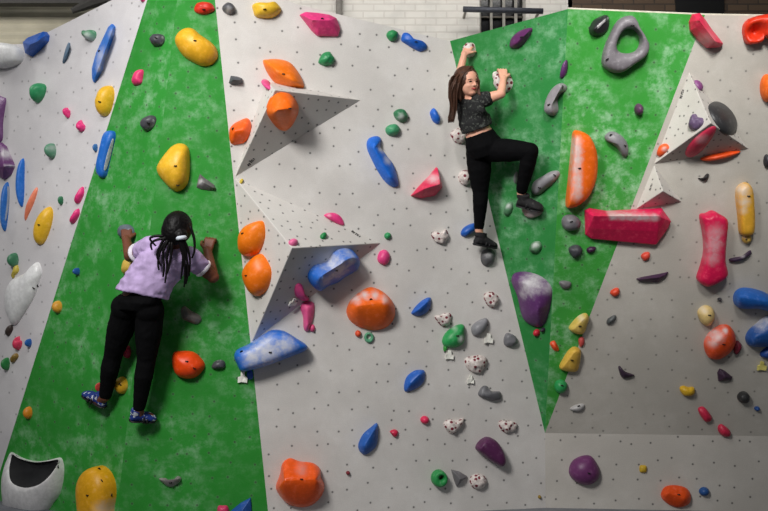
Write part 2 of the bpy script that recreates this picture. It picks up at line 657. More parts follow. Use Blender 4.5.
def build(fit, P2, fr, loc2, h, ap, prof, lump, dent, cx, cy, seedv, up):
    out = [loc2(p, up * h) for p in fit]
    area = sum(a.x * b.y - b.x * a.y for a, b in zip(out, out[1:] + out[:1]))
    if area < 0:
        out.reverse()
    if ap is None:
        s0 = s1 = sum(out, V((0, 0))) / len(out)
    else:
        if isinstance(ap[0], (int, float)):
            ap = (ap, ap)
        s0, s1 = (loc2(topx(fr, a), h) for a in ap)
    sharp = prof == 'facet'
    if sharp:
        lp = poly_loop(out, 4)
    else:
        lp = smooth_loop(out, max(28, min(56, len(out) * 4)))
    if prof == 'dome':
        K_ = 9
        rr = [(1 - math.cos(k / K_ * math.pi / 2), math.sin(k / K_ * math.pi / 2)) for k in range(K_ + 1)]
    elif prof == 'pad':
        K_ = 11
        rr = []
        for k in range(K_ + 1):
            a = k / K_ * math.pi / 2
            rr.append((1 - math.cos(a) ** 0.75, math.sin(a) ** 0.55))
    elif prof == 'cone':
        rr = [(0, 0), (0.06, 0.20), (0.2, 0.40), (0.4, 0.61), (0.6, 0.79), (0.8, 0.93), (0.92, 0.985), (1, 1)]
    elif prof == 'flat':
        rr = [(0, 0), (0.02, 0.55), (0.06, 0.86), (0.12, 0.97), (0.2, 1.0), (0.45, 1.0), (0.7, 1.0), (1, 1)]
    elif prof == 'facet':
        rr = [(0, 0), (0.05, 0.28), (0.5, 0.66), (1, 1)]
    bm = bmesh.new()
    rings = []
    low = [bm.verts.new((p.x, p.y, -0.012)) for p in lp]
    rings.append(low)
    dl = [(loc2(topx(fr, (d[0], d[1])), h * 0.7), d[2] / FR[fr][2] / 145.0, d[3]) for d in dent]
    sv = V((seedv * 3.7 + cx * 0.13, cy * 0.17, 0))
    for s, z in rr:
        rg = []
        for p in lp:
            t = near_seg(p, s0, s1)
            q = p.lerp(t, s)
            zz = z * h
            co = V((q.x, q.y, zz))
            if lump and z > 0:
                f = 30.0
                d = V((q.x - (s0.x + s1.x) / 2, q.y - (s0.y + s1.y) / 2, zz))
                nz = noise.noise(co * f + sv) + 0.5 * noise.noise(co * f * 2.3 + sv)
                co += d.normalized() * nz * lump * min(1, z * 2)
            for dc, drad, dd in dl:
                k = (V((co.x, co.y)) - dc).length / drad
                if k < 1.6:
                    co.z -= dd * math.exp(-k * k * 1.8) * min(1, zz / max(h, 1e-4) * 1.5)
            rg.append(bm.verts.new(co))
        rings.append(rg)
    for a, b in zip(rings, rings[1:]):
        m_ = len(a)
        for k in range(m_):
            bm.faces.new((a[k], a[(k + 1) % m_], b[(k + 1) % m_], b[k]))
    bm.faces.new(list(reversed(low)))
    bmesh.ops.remove_doubles(bm, verts=bm.verts, dist=0.0004)
    if sharp:
        bmesh.ops.dissolve_degenerate(bm, edges=bm.edges, dist=0.0003)
    bmesh.ops.recalc_face_normals(bm, faces=bm.faces)
    if dent:
        bmesh.ops.triangulate(bm, faces=[f for f in bm.faces if len(f.verts) == 4])
    return bm


def project(p):
    q = CR.transposed() @ (p - CAM)
    return (384 + FPX * q.x / -q.z, 255.5 - FPX * q.y / -q.z)


def hold(fr, pts, col, label, g='m', h=None, ap=None, prof='dome', bolt=(), chalk=(), lump=0.0, dent=(), rough=0.42,
         dust=0.12, name='climbing_hold', cat='climbing hold', mat=None, pos=None, up=0.3, seedv=0):
    P2 = [topx(fr, p) for p in pts]
    cx = sum(p[0] for p in P2) / len(P2)
    cy = sum(p[1] for p in P2) / len(P2)
    P, n = hit(cx, cy) if pos is None else hit(*topx(fr, pos))
    if pos is not None:
        P = at_plane(cx, cy, P, n)
    M = frame_at(P, n)
    Mi = M.inverted()

    def loc2(p, hh=0.0):
        q = Mi @ at_plane(p[0], p[1], P + n * hh, n)
        return V((q.x, q.y))
    raw = [loc2(p) for p in P2]
    size = math.sqrt((max(p.x for p in raw) - min(p.x for p in raw)) * (max(p.y for p in raw) - min(p.y for p in raw)))
    if h is None:
        h = size * 0.36
    fit = list(P2)
    bx = lambda q: (min(p[0] for p in q), max(p[0] for p in q), min(p[1] for p in q), max(p[1] for p in q))
    goal = bx([tuple(p) for p in smooth_loop([V(p) for p in P2], 80)] if prof != 'facet' else P2)
    for attempt in range(4):
        bm = build(fit, P2, fr, loc2, h, ap, prof, lump, dent, cx, cy, seedv, up)
        if attempt == 3:
            break
        have = bx([project(M @ v.co) for v in bm.verts])
        sx = max(.55, min(1.3, (goal[1] - goal[0]) / (have[1] - have[0])))
        sy = max(.55, min(1.3, (goal[3] - goal[2]) / (have[3] - have[2])))
        hx, hy = (have[0] + have[1]) / 2, (have[2] + have[3]) / 2
        gx, gy = (goal[0] + goal[1]) / 2, (goal[2] + goal[3]) / 2
        fit = [(gx + (p[0] - hx) * sx, gy + (p[1] - hy) * sy) for p in fit]
        bm.free()
    sharp = prof == 'facet'
    bvw = bm.copy()
    bvw.transform(M)
    bv = BVHTree.FromBMesh(bvw)
    bvw.free()
    if col in (GREY, DGREY, LGREY, DGRN):
        dust = 0.4
    cl = None
    if chalk:
        cl = []
        for (x, y, r_, s_) in chalk:
            q = loc2(topx(fr, (x, y)), h * 0.8)
            cl.append((round(q.x, 4), round(q.y, 4), r_ / FR[fr][2] / 145.0, s_))
    o = put(bm, name, M, mat or hold_mat(col, rough, cl, dust), None, not sharp)
    bpy.context.view_layer.update()
    if sharp:
        md = o.modifiers.new('edge', 'BEVEL')
        md.width = min(0.006, size * 0.035)
        md.segments = 3
        md.limit_method = 'ANGLE'
        md.angle_limit = math.radians(18)
        md.harden_normals = False
    tag(o, label, cat, GROUPS[g] if g in GROUPS else g)
    for b in bolt:
        bolt_on(o, bv, *topx(fr, b), r=0.0085 if size > 0.08 else 0.006)
    HB[o.name] = (bv, M, h)
    return o


HB = {}


def patch(o, fr, pts, name, mat, off=0.004, label=None, n=72, dish=0.0):
    """a second-material face lying on the surface of a hold"""
    bv, M, h = HB[o.name]
    Mi = M.inverted()
    lp = smooth_loop([V(topx(fr, p)) for p in pts], n)
    c = sum(lp, V((0, 0))) / n
    bm = bmesh.new()
    rings = []
    for k in range(16):
        s = k / 15.3
        rg = []
        for p in lp:
            q = p.lerp(c, s)
            loc, nn, i, d = bv.ray_cast(CAM, ray(q.x, q.y))
            if loc is None:
                loc, nn = hit(q.x, q.y)
            if nn.dot(ray(q.x, q.y)) > 0:
                nn = -nn
            rg.append(bm.verts.new(Mi @ (loc + nn * (off if k else -0.004))))
        rings.append(rg)
    for a, b in zip(rings, rings[1:]):
        for k in range(n):
            bm.faces.new((a[k], a[(k + 1) % n], b[(k + 1) % n], b[k]))
    bm.faces.new(rings[-1])
    bmesh.ops.recalc_face_normals(bm, faces=bm.faces)
    ch = put(bm, name, M, mat, o, True)
    if label:
        ch['label'] = label
    return ch


def ring_hold(fr, outer, inner, col, label, g, h, bolt=()):
    po, pi_ = [topx(fr, p) for p in outer], [topx(fr, p) for p in inner]
    cx, cy = sum(p[0] for p in pi_) / len(pi_), sum(p[1] for p in pi_) / len(pi_)
    P, n = hit(cx, cy)
    M = frame_at(P, n)
    Mi = M.inverted()

    def L2(pts, hh):
        l = []
        for p in pts:
            q = Mi @ at_plane(p[0], p[1], P + n * hh, n)
            l.append(V((q.x, q.y)))
        return l
    o_, i_ = smooth_loop(L2(po, h * 0.3), 160), smooth_loop(L2(pi_, h * 0.7), 160)
    c = sum(i_, V((0, 0))) / len(i_)
    NA = 56

    def by_angle(loop, a):
        best, bd = None, 9
        for p in loop:
            d = p - c
            e = abs((math.atan2(d.y, d.x) - a + math.pi) % math.tau - math.pi)
            if e < bd:
                bd, best = e, p
        return best
    bm = bmesh.new()
    cols = []
    for k in range(NA):
        a = k * math.tau / NA - math.pi
        q0, q1 = by_angle(o_, a), by_angle(i_, a)
        prof = [(0, -0.01)] + [(0.5 - 0.5 * math.copysign(abs(math.cos(t)) ** 0.7, math.cos(t)), math.sin(t) ** 0.8 * h) for t in [i * math.pi / 12 for i in range(13)]] + [(1, -0.01)]
        cols.append([bm.verts.new((*q0.lerp(q1, s), z)) for s, z in prof])
    for k in range(NA):
        a, b = cols[k], cols[(k + 1) % NA]
        for j in range(len(a) - 1):
            bm.faces.new((a[j], b[j], b[j + 1], a[j + 1]))
        bm.faces.new((a[-1], b[-1], b[0], a[0]))
    bmesh.ops.recalc_face_normals(bm, faces=bm.faces)
    bvw = bm.copy()
    bvw.transform(M)
    bv = BVHTree.FromBMesh(bvw)
    bvw.free()
    ob = put(bm, 'climbing_hold', M, hold_mat(col, 0.5, None, 0.25))
    bpy.context.view_layer.update()
    tag(ob, label, 'climbing hold', GROUPS[g])
    for b in bolt:
        bolt_on(ob, bv, *topx(fr, b))
    HB[ob.name] = (bv, M, h)
    return ob


def scoop_hold(fr, outer, rim, label, g, bolt):
    """a white shell that rises to a rim, and a black hollow sinking back behind the rim"""
    po, pr = [topx(fr, p) for p in outer], [topx(fr, p) for p in rim]
    cx, cy = sum(p[0] for p in pr) / len(pr), sum(p[1] for p in pr) / len(pr)
    P, n = hit(cx, cy)
    M = frame_at(P, n)
    Mi = M.inverted()

    def L2(p, hh):
        q = Mi @ at_plane(p[0], p[1], P + n * hh, n)
        return V((q.x, q.y))
    o_ = smooth_loop([L2(p, 0.01) for p in po], 200)
    r0 = smooth_loop([V(p) for p in pr], 64)
    top, bot = min(p.y for p in r0), max(p.y for p in r0)
    rimv = []
    for p in r0:
        t = (p.y - top) / (bot - top)
        t = t * t * (3 - 2 * t)
        hh = 0.035 + 0.085 * t
        q = L2(p, hh)
        rimv.append(V((q.x, q.y, hh)))
    c = sum(rimv, V()) / len(rimv)
    used = []
    for v in rimv:
        d0 = V((v.x - c.x, v.y - c.y))
        best = min(o_, key=lambda p: abs((math.atan2(p.y - c.y, p.x - c.x) - math.atan2(d0.y, d0.x) + math.pi) % math.tau - math.pi))
        used.append(best)
    bm = bmesh.new()
    cols = []
    for v, q in zip(rimv, used):
        ln_ = [bm.verts.new((q.x, q.y, -0.012))]
        for k in range(10):
            t = k / 9
            z = v.z * math.sin(t * math.pi / 2) ** 0.75
            ln_.append(bm.verts.new((q.x + (v.x - q.x) * (t ** 1.25), q.y + (v.y - q.y) * (t ** 1.25), z)))
        ln_.append(bm.verts.new((v.x * 0.97 + c.x * 0.03, v.y * 0.97 + c.y * 0.03, v.z - 0.012)))
        cols.append(ln_)
    m_ = len(cols)
    for k in range(m_):
        a, b = cols[k], cols[(k + 1) % m_]
        for j in range(len(a) - 1):
            bm.faces.new((a[j], b[j], b[j + 1], a[j + 1]))
    bmesh.ops.recalc_face_normals(bm, faces=bm.faces)
    bvw = bm.copy()
    bvw.transform(M)
    bv = BVHTree.FromBMesh(bvw)
    bvw.free()
    ob = put(bm, 'climbing_hold', M, hold_mat((232, 230, 230), 0.3, None, 0.05))
    bpy.context.view_layer.update()
    tag(ob, label, 'climbing hold', GROUPS[g])
    bm = bmesh.new()
    rings = []
    for k in range(9):
        s = k / 8.3
        rg = []
        for v in rimv:
            q = v.lerp(c, s)
            base = (v.z - 0.006) * (1 - s) + 0.030 * s
            rg.append(bm.verts.new((q.x, q.y, max(0.006, base - 0.02 * math.sin(s * math.pi)))))
        rings.append(rg)
    for a, b in zip(rings, rings[1:]):
        for k in range(m_):
            bm.faces.new((a[k], a[(k + 1) % m_], b[(k + 1) % m_], b[k]))
    bm.faces.new(rings[-1])
    bmesh.ops.recalc_face_normals(bm, faces=bm.faces)
    ch = put(bm, 'hollow', M, plain('black_gloss', (30, 30, 31), 0.35), ob, True)
    ch['label'] = 'black inner face'
    bolt_on(ob, bv, *topx(fr, bolt))
    return ob


def speck(fr, pts, label, g='m', h=None, **kw):
    kw.setdefault('lump', 0.012)
    return hold(fr, pts, None, label, g, h, mat=M_SPECK, up=0.2, **kw)


def route_tag(fr, cx, cy, w, hh, label, col=(244, 242, 232)):
    """small folded paper tag hanging under a hold"""
    px, py = topx(fr, (cx, cy))
    P, n = hit(px, py)
    M = frame_at(P + n * 0.006, n)
    s = 1 / FR[fr][2] / 147.0
    bm = bmesh.new()
    W, H = w * s / 2, hh * s / 2
    # crumpled arrow-shaped card: a narrow neck and a wider foot
    prof = [(-0.35 * W, H), (0.35 * W, H * 0.9), (0.45 * W, 0.1 * H), (W, -0.1 * H), (0.9 * W, -H), (-0.2 * W, -0.85 * H), (-W, -H), (-0.95 * W, 0.0), (-0.4 * W, 0.15 * H)]
    f = [bm.verts.new((x, y, 0.012 + 0.007 * noise.noise(V((x * 90, y * 90, px))))) for x, y in prof]
    bk = [bm.verts.new((x, y, 0.0)) for x, y in prof]
    bm.faces.new(f)
    bm.faces.new(list(reversed(bk)))
    for k in range(len(f)):
        bm.faces.new((f[k], bk[k], bk[(k + 1) % len(f)], f[(k + 1) % len(f)]))
    bmesh.ops.recalc_face_normals(bm, faces=bm.faces)
    o = put(bm, 'route_tag', M, plain('card', col, 0.8), None, False)
    tag(o, label, 'tag', 'paper route tags under the start holds')


BLUE, DBLUE, NAVY = (32, 112, 208), (28, 88, 180), (30, 66, 130)
ORANGE, RORANGE, RED = (252, 118, 14), (246, 84, 22), (214, 52, 34)
YEL, DYEL, CREAM = (240, 188, 44), (232, 168, 26), (226, 196, 128)
PINK, RPINK = (232, 54, 128), (214, 30, 82)
GRN, DGRN, TEAL = (40, 160, 84), (72, 140, 100), (96, 160, 130)
GREY, DGREY, LGREY, BLACK = (132, 132, 136), (76, 76, 82), (160, 160, 164), (38, 38, 40)
PUR, DPUR, LPUR = (104, 44, 104), (62, 32, 62), (150, 96, 160)
WHITE, CORAL = (232, 232, 232), (244, 140, 108)

# ---- left grey wall
hold('00', [(-60, 200), (-20, 172), (40, 172), (90, 188), (103, 215), (90, 248), (50, 268), (0, 276), (-60, 262)], WHITE,
     'large smooth white hold at the top left corner of the wall', 'l', h=0.10, prof='pad', pos=(40, 225))
hold('00', [(90, 172), (112, 152), (190, 125), (204, 142), (200, 165), (160, 202), (124, 229), (102, 218)], DBLUE,
     'blue faceted hold on the sloping top edge, touching the large white hold', 'l', h=0.12, ap=((120, 178), (185, 148)), prof='facet', pos=(120, 200))
hold('00', [(325, 140), (332, 122), (345, 130), (370, 119), (388, 128), (387, 150), (368, 166), (343, 160), (328, 152)], DGRN,
     'green two-lobed hold with a grey chalked end, above left of the long blue hold', 'l', h=0.07, chalk=[(345, 150, 28, .6)], lump=.004)
hold('00', [(249, 250), (260, 208), (276, 172), (286, 178), (280, 215), (260, 252)], (88, 116, 140),
     'thin slate-blue sliver hold near the top left', 'l', h=0.035, ap=((262, 225), (278, 185)), prof='cone')
hold('00', [(440, 108), (456, 95), (467, 108), (461, 140), (440, 195), (420, 240), (410, 282), (374, 334), (367, 318), (366, 275), (385, 212), (410, 165)], BLUE,
     'long pale-chalked blue spindle hold near the top of the left wall', 'l', h=0.07, ap=((395, 270), (445, 130)), prof='facet', bolt=[(397, 204)],
     chalk=[(400, 225, 50, .5), (400, 275, 34, .55), (445, 130, 30, .35)])
hold('00', [(118, 368), (125, 345), (150, 332), (178, 335), (190, 350), (180, 380), (160, 402), (135, 412), (121, 398)], (52, 150, 96),
     'smooth green egg-shaped hold below the two blue holds at top left', 'l', h=0.09)
hold('00', [(378, 418), (390, 385), (405, 355), (430, 342), (454, 347), (462, 378), (455, 415), (440, 450), (415, 466), (388, 455)], YEL,
     'yellow oval hold at the green edge, below the long blue spindle', 'l', h=0.085, bolt=[(398, 405)], pos=(410, 410))
hold('00', [(252, 440), (262, 429), (272, 438), (284, 442), (282, 464), (268, 473), (253, 462)], PINK, 'small knobbly pink hold, upper of the diagonal pair', 'l', h=0.05, lump=.005)
hold('z7', [(298, 150), (305, 132), (316, 118), (325, 130), (340, 142), (336, 158), (318, 166), (304, 162)], PINK, 'small pink hold with a pointed top, lower of the diagonal pair', 'l', h=0.05, lump=.005)
hold('z7', [(-30, 34), (20, 30), (30, 40), (24, 80), (16, 130), (12, 200), (-30, 200)], (120, 78, 128), 'tall purple tapering hold cut off by the left border', 'l', h=0.05, prof='cone', pos=(5, 100))
hold('z7', [(-40, 260), (5, 205), (28, 222), (50, 265), (66, 300), (50, 332), (22, 354), (0, 340), (-40, 320)], (112, 62, 118),
     'purple diamond-shaped hold with white chalk on top at the left border', 'l', h=0.10, ap=((15, 300), (35, 292)), prof='facet', chalk=[(12, 238, 40, .85), (30, 294, 16, .8)], pos=(15, 290))
hold('z7', E(200, 240, 25, 31), (86, 140, 112), 'dull green ball hold in the middle of the left wall', 'l', h=0.075, chalk=[(200, 222, 24, .35)])
hold('01', [(63, 230), (68, 180), (80, 135), (95, 121), (103, 140), (102, 200), (100, 270), (90, 314), (76, 308), (65, 278)], BLUE,
     'bright blue elongated hold beside the purple diamond', 'l', h=0.05)
o = hold('01', [(18, 225), (34, 217), (42, 250), (39, 310), (28, 370), (15, 410), (2, 402), (5, 340), (11, 270)], (42, 112, 196),
         'long blue curved hold with a chalky groove at the left border', 'l', h=0.055)
patch(o, '01', [(29, 232), (36, 236), (36, 280), (31, 330), (22, 372), (20, 360), (26, 310), (29, 270)], 'groove', plain('chalked_groove', (150, 160, 176), 0.85), 0.003, 'chalky groove')
hold('01', [(97, 362), (105, 320), (130, 265), (150, 237), (156, 250), (140, 298), (116, 345), (103, 369)], CORAL,
     'thin coral-coloured sliver hold above the yellow oval', 'l', h=0.035, prof='cone')
hold('01', [(133, 420), (145, 375), (170, 335), (200, 314), (216, 330), (215, 367), (200, 412), (175, 456), (150, 466), (135, 452)], YEL,
     'yellow oval hold on the left wall, above the white shell hold', 'l', h=0.075, bolt=[(155, 385)])
hold('01', E(244, 290, 13, 18), (46, 116, 78), 'tiny dark green knob left of the two pink strips', 'l', h=0.035, lump=.004)
hold('01', [(296, 296), (310, 265), (335, 234), (341, 260), (322, 295), (306, 302)], PINK, 'narrow pink hold by the green edge, upper of the two strips', 'l', h=0.04, lump=.003)
hold('01', [(277, 372), (295, 345), (318, 321), (323, 345), (302, 375), (286, 382)], PINK, 'narrow pink hold by the green edge, lower of the two strips', 'l', h=0.04, lump=.003)
hold('01', E(382, 80, 12, 17), (56, 110, 168), 'tiny blue knob against the grooved blue hold', 'l', h=0.035)
hold('z8', E(46, 137, 21, 25), (62, 122, 88), 'green ball hold directly above the white shell hold', 'l', h=0.07)
hold('z8', [(38, 192), (50, 172), (58, 152), (67, 158), (68, 176), (52, 188), (44, 200)], (196, 178, 70), 'small yellow sliver below the green ball', 'l', h=0.03)
hold('02', [(18, 200), (20, 150), (35, 112), (60, 86), (100, 70), (130, 50), (154, 24), (168, 40), (173, 72), (160, 108), (150, 142), (126, 187), (95, 232), (66, 270), (46, 276), (36, 256), (22, 225)], WHITE,
     'large smooth white shell-shaped hold on the left wall', 'l', h=0.08, bolt=[(135, 127), (152, 118)], rough=0.3)
hold('02', [(20, 300), (34, 278), (54, 276), (56, 296), (36, 318), (24, 316)], (62, 52, 48), 'small dark brown hold just under the white shell', 'l', h=0.035, lump=.004)
hold('02', [(50, 345), (60, 325), (74, 320), (80, 335), (93, 342), (88, 362), (70, 376), (54, 366)], (222, 62, 96), 'pink clustered hold beside the small blue ball', 'l', h=0.05, lump=.008)
hold('02', E(115, 346, 15, 17), (32, 92, 170), 'small blue ball hold beside the pink cluster', 'l', h=0.05)
hold('02', E(24, 430, 19, 26), (44, 128, 66), 'green rounded hold below the pink cluster at the left border', 'l', h=0.06)
hold('02', [(40, 410), (55, 395), (70, 387), (80, 398), (72, 412), (50, 426)], (138, 112, 52), 'small yellow-brown hold joined to the low green hold', 'l', h=0.035, lump=.004)

# ---- left green wall
hold('00', [(558, -6), (582, -6), (580, 6), (566, 10)], PINK, 'pink hold cut off by the top border at the green edge', 'g', h=0.03, pos=(570, 4))
hold('00', [(545, 285), (577, 279), (574, 315), (566, 336), (536, 343), (525, 326)], (232, 60, 118), 'pink squarish hold on the upper left green wall', 'g', h=0.045)
hold('00', [(598, 155), (625, 136), (656, 139), (663, 160), (650, 182), (616, 187), (600, 172)], DGREY, 'dark grey hold high on the left green wall, beside the crease', 'g', h=0.06, bolt=[(622, 152)], lump=.004)
hold('00', [(560, 490), (588, 465), (620, 461), (629, 482), (612, 512), (582, 526), (565, 512)], DGREY, 'dark grey hold below the pink squarish one on the green', 'g', h=0.06, bolt=[(592, 490)], lump=.004)
hold('px', [(175, 42), (178, 33), (186, 28), (194, 29), (201, 35), (211, 42), (217, 49), (218, 58), (212, 65), (203, 67), (191, 62), (182, 55)], (238, 178, 40),
     'large yellow lopsided hold at the top of the green wall', 'g', h=0.12, bolt=[(195, 41)], ap=(194, 42))
hold('10', [(8, 40), (20, 14), (50, 7), (80, 14), (93, 40), (76, 53), (50, 61), (20, 56)], RED, 'red-orange hold at the top of the left green wall', 'g', h=0.05, bolt=[(47, 37)], lump=.004)
M_GROOVE = plain('chalked_groove', (176, 178, 184), 0.85, 0, 0.25, 60)
o = hold('01', [(415, 50), (425, 20), (440, 11), (463, 14), (466, 40), (450, 92), (436, 140), (420, 192), (401, 200), (385, 187), (383, 160), (400, 100)], (34, 108, 200),
         'blue elongated hold with a white groove astride the green edge', 'g', h=0.06, prof='pad', pos=(440, 110))
patch(o, '01', [(448, 42), (454, 44), (449, 75), (438, 120), (424, 165), (416, 172), (414, 160), (424, 115), (436, 75)], 'groove', M_GROOVE, 0.003, 'chalk-white groove')
hold('01', [(626, 155), (650, 115), (685, 75), (720, 61), (750, 74), (759, 110), (758, 190), (746, 230), (715, 254), (685, 246), (650, 211), (631, 185)], (240, 186, 46),
     'large yellow egg-shaped hold above the climber in lilac', 'g', h=0.13, bolt=[(700, 152), (710, 227)], ap=(705, 150))
hold('g3', E(241, 136, 40, 33), (96, 104, 116), 'blue-grey hold gripped by the left hand of the climber in lilac', 'g', h=0.05, lump=.004)
hold('g3', [(218, 300), (228, 260), (250, 244), (285, 246), (300, 275), (290, 305), (250, 318), (226, 316)], (222, 186, 86), 'yellow hold partly hidden behind the lilac shirt', 'g', h=0.06)
hold('02', E(307, 62, 15, 15), (38, 86, 160), 'small blue ball hold on the green, left of the climber', 'g', h=0.05)
hold('02', E(230, 203, 23, 25), (220, 158, 52), 'small orange-yellow hollow hold at the green edge', 'g', h=0.05, dent=[(238, 203, 12, .03)])
hold('g4', E(243, 178, 22, 27), (204, 44, 80), 'round pink hold seen between the black leggings', 'g', h=0.05)
hold('g4', E(220, 320, 32, 37), (222, 172, 40), 'yellow hold beside the left shin of the climber in lilac', 'g', h=0.06, bolt=[(214, 316)])
hold('g4', E(121, 328, 11, 20), (206, 66, 66), 'small pink hold half hidden by the left blue shoe', 'g', h=0.04)
hold('g4', [(437, 185), (470, 173), (520, 175), (552, 195), (577, 232), (560, 266), (530, 288), (490, 291), (455, 276), (438, 240)], (250, 76, 12),
     'orange hold right of the black leggings on the green', 'g', h=0.10, bolt=[(497, 220), (530, 247)])
hold('g4', [(602, 240), (615, 218), (640, 210), (660, 218), (662, 242), (640, 250), (612, 251)], DGREY, 'small dark grey hold right of the orange hold', 'g', h=0.045)
hold('px', [(181, 309), (185, 306), (192, 311), (200, 315), (202, 320), (197, 324), (189, 322), (182, 318)], (128, 122, 118), 'grey two-part hold below the right arm of the climber', 'g', h=0.05, lump=.006)
hold('03', E(113, 118, 21, 25), (222, 138, 32), 'small orange ball hold low on the green near the left edge', 'g', h=0.05)
hold('11', [(18, 238), (24, 205), (32, 182), (56, 202), (90, 226), (99, 244), (70, 251), (36, 246)], (104, 100, 102), 'grey pointed hold below the large yellow egg, near the grey edge', 'g', h=0.05,
     ap=((40, 215), (85, 238)), prof='facet', chalk=[(35, 215, 16, .5)])
scoop_hold('bl', [(18, 320), (24, 250), (40, 180), (66, 130), (110, 158), (200, 184), (290, 177), (352, 164), (372, 220), (366, 310), (342, 390), (302, 440), (280, 475), (200, 530), (50, 500), (26, 440)],
           [(70, 142), (110, 166), (200, 190), (285, 184), (343, 176), (330, 220), (282, 282), (222, 327), (150, 345), (90, 332), (54, 300), (46, 240), (54, 185)],
           'big white scoop-shaped hold with a black hollow, bottom left corner', 'g', (345, 217))
hold('bl', [(447, 350), (460, 280), (500, 230), (560, 208), (612, 218), (662, 258), (692, 320), (694, 400), (678, 470), (668, 540), (560, 570), (478, 540), (458, 460)], (226, 164, 20),
     'big yellow dome hold at the bottom of the green wall', 'g', h=0.15, prof='pad', bolt=[(517, 384), (662, 384), (585, 232), (600, 300)], chalk=[(590, 470, 60, .35)])
hold('03', [(634, 380), (662, 378), (684, 391), (710, 369), (726, 380), (712, 400), (682, 416), (656, 402)], (150, 142, 142), 'light grey V-shaped hold low on the green', 'g', h=0.05, prof='cone', ap=((655, 388), (712, 382)), bolt=[(680, 397)])
hold('13', [(152, 512), (195, 476), (236, 454), (239, 480), (240, 540), (160, 540)], (36, 84, 160), 'dark blue pointed hold cut off by the bottom border', 'g', h=0.06, prof='facet', pos=(200, 490))
hold('13', [(104, 490), (124, 486), (144, 490), (146, 520), (104, 520)], (214, 60, 106), 'pink hold peeping over the bottom border beside the blue one', 'g', h=0.04, pos=(125, 500))
hold('px', [(247, 372), (252, 370), (253, 378), (248, 379)], (40, 90, 180), 'tiny blue knob beside the tag under the long blue wedge', 'm', h=0.02)

# ---- middle grey wall, upper
hold('10', [(120, 30), (136, 11), (156, 12), (171, 30), (173, 50), (150, 61), (128, 50)], DGREY, 'dark grey round hold at the top, by the green edge', 'm', h=0.06, chalk=[(148, 40, 18, .5)], lump=.004)
hold('10', [(240, 20), (262, 10), (300, 11), (331, 7), (351, 28), (354, 46), (326, 71), (290, 76), (254, 69), (244, 46)], (234, 188, 50), 'yellow hold at the top of the middle grey wall', 'm', h=0.08, bolt=[(290, 36)])
hold('10', [(427, 58), (450, 47), (500, 51), (546, 59), (576, 74), (592, 120), (583, 147), (500, 147), (478, 126)], (234, 64, 132), 'large pink faceted hold near the top of the grey wall', 'm', h=0.11,
     ap=((480, 80), (550, 82)), prof='facet', bolt=[(520, 77)])
hold('10', [(504, 242), (520, 214), (546, 206), (562, 224), (571, 240), (556, 259), (530, 265), (507, 256)], (44, 140, 84), 'green lumpy hold below the large pink one', 'm', h=0.06, lump=.008)
hold('10', [(282, 245), (300, 237), (345, 236), (386, 247), (411, 270), (436, 310), (447, 346), (426, 356), (370, 351), (330, 331), (300, 292)], (252, 124, 18),
     'orange leaf-shaped hold above the upper triangular volume', 'm', h=0.12, ap=((340, 285), (400, 320)), bolt=[(365, 297)], prof='cone')
hold('10', [(146, 331), (154, 302), (180, 305), (201, 314), (204, 330), (182, 341), (155, 339)], (74, 78, 84), 'dark grey blocky hold left of the upper volume', 'm', h=0.06, prof='facet', ap=((165, 318), (190, 320)))
hold('10', [(277, 330), (290, 316), (306, 330), (319, 350), (308, 363), (285, 346)], (222, 72, 138), 'small pink hold touching the left tip of the orange leaf', 'm', h=0.04)
hold('u5', [(180, 160), (195, 115), (220, 90), (250, 84), (282, 95), (306, 125), (309, 156), (296, 190), (276, 222), (250, 239), (225, 229), (196, 196)], (252, 112, 16),
     'orange creased hold on the upper triangular volume', 'v', h=0.14, ap=((188, 160), (275, 152)), prof='cone', bolt=[(275, 152)])
hold('u5', [(36, 240), (50, 215), (75, 200), (105, 189), (121, 205), (124, 240), (111, 276), (75, 293), (42, 289)], (250, 96, 18),
     'orange hold beside the green edge, left of the upper volume', 'm', h=0.09, bolt=[(52, 232)], ap=((60, 240), (90, 235)), prof='cone')
hold('px', [(386, 36), (388, 31), (393, 30), (398, 33), (397, 39), (391, 42)], (44, 146, 84), 'green round hold beside the blue peanut at the top', 'm', h=0.055, lump=.004)
hold('px', [(401, 37), (403, 33), (407, 33), (409, 37), (415, 40), (423, 42), (427, 46), (426, 50), (420, 52), (413, 49), (405, 44), (401, 41)], (34, 98, 196), 'blue peanut-shaped hold at the top of the grey wall', 'm', h=0.055, bolt=[(416, 42)])
hold('px', [(393, 113), (398, 109), (404, 110), (408, 117), (403, 123), (396, 120)], (52, 122, 82), 'dark green hold, upper of the two above the chalked blue hold', 'm', h=0.055, chalk=[(401, 117, 5, .5)], lump=.004)
hold('px', [(385, 131), (387, 126), (395, 124), (400, 129), (397, 135), (389, 136)], (74, 160, 112), 'pale green hold, lower of the two above the chalked blue hold', 'm', h=0.055, lump=.004)
hold('px', [(429.5, 112), (433, 108), (437, 112), (440.5, 120), (438, 124.5), (433, 122), (430, 116)], (36, 104, 206), 'small blue oval hold left of the girl in the black top', 'm', h=0.05)
hold('px', [(366.5, 148), (368, 139), (376, 136), (381, 139), (380.5, 147), (386, 155), (394, 166), (398.5, 183), (396, 187), (389, 185.5), (381, 177), (373, 163)], (28, 108, 214),
     'tall blue sloping hold with a chalked notch on the grey wall', 'm', h=0.09, prof='cone', ap=((374, 148), (390, 176)), chalk=[(383, 148, 6, .95), (388, 160, 6, .6)])
hold('px', [(410, 196), (418, 187), (429, 176), (437, 167), (440, 176), (442.5, 188), (435.5, 196), (421.5, 198.5)], (226, 34, 84),
     'pink wedge hold on the grey wall, left of the girl', 'm', h=0.13, ap=((424, 189), (440, 184)), prof='facet', chalk=[(434, 178, 8, .6)], pos=(428, 188))
hold('11', E(196, 215, 9, 13), (212, 184, 60), 'tiny yellow knob at the top tip of the large pyramid volume', 'v', h=0.02)
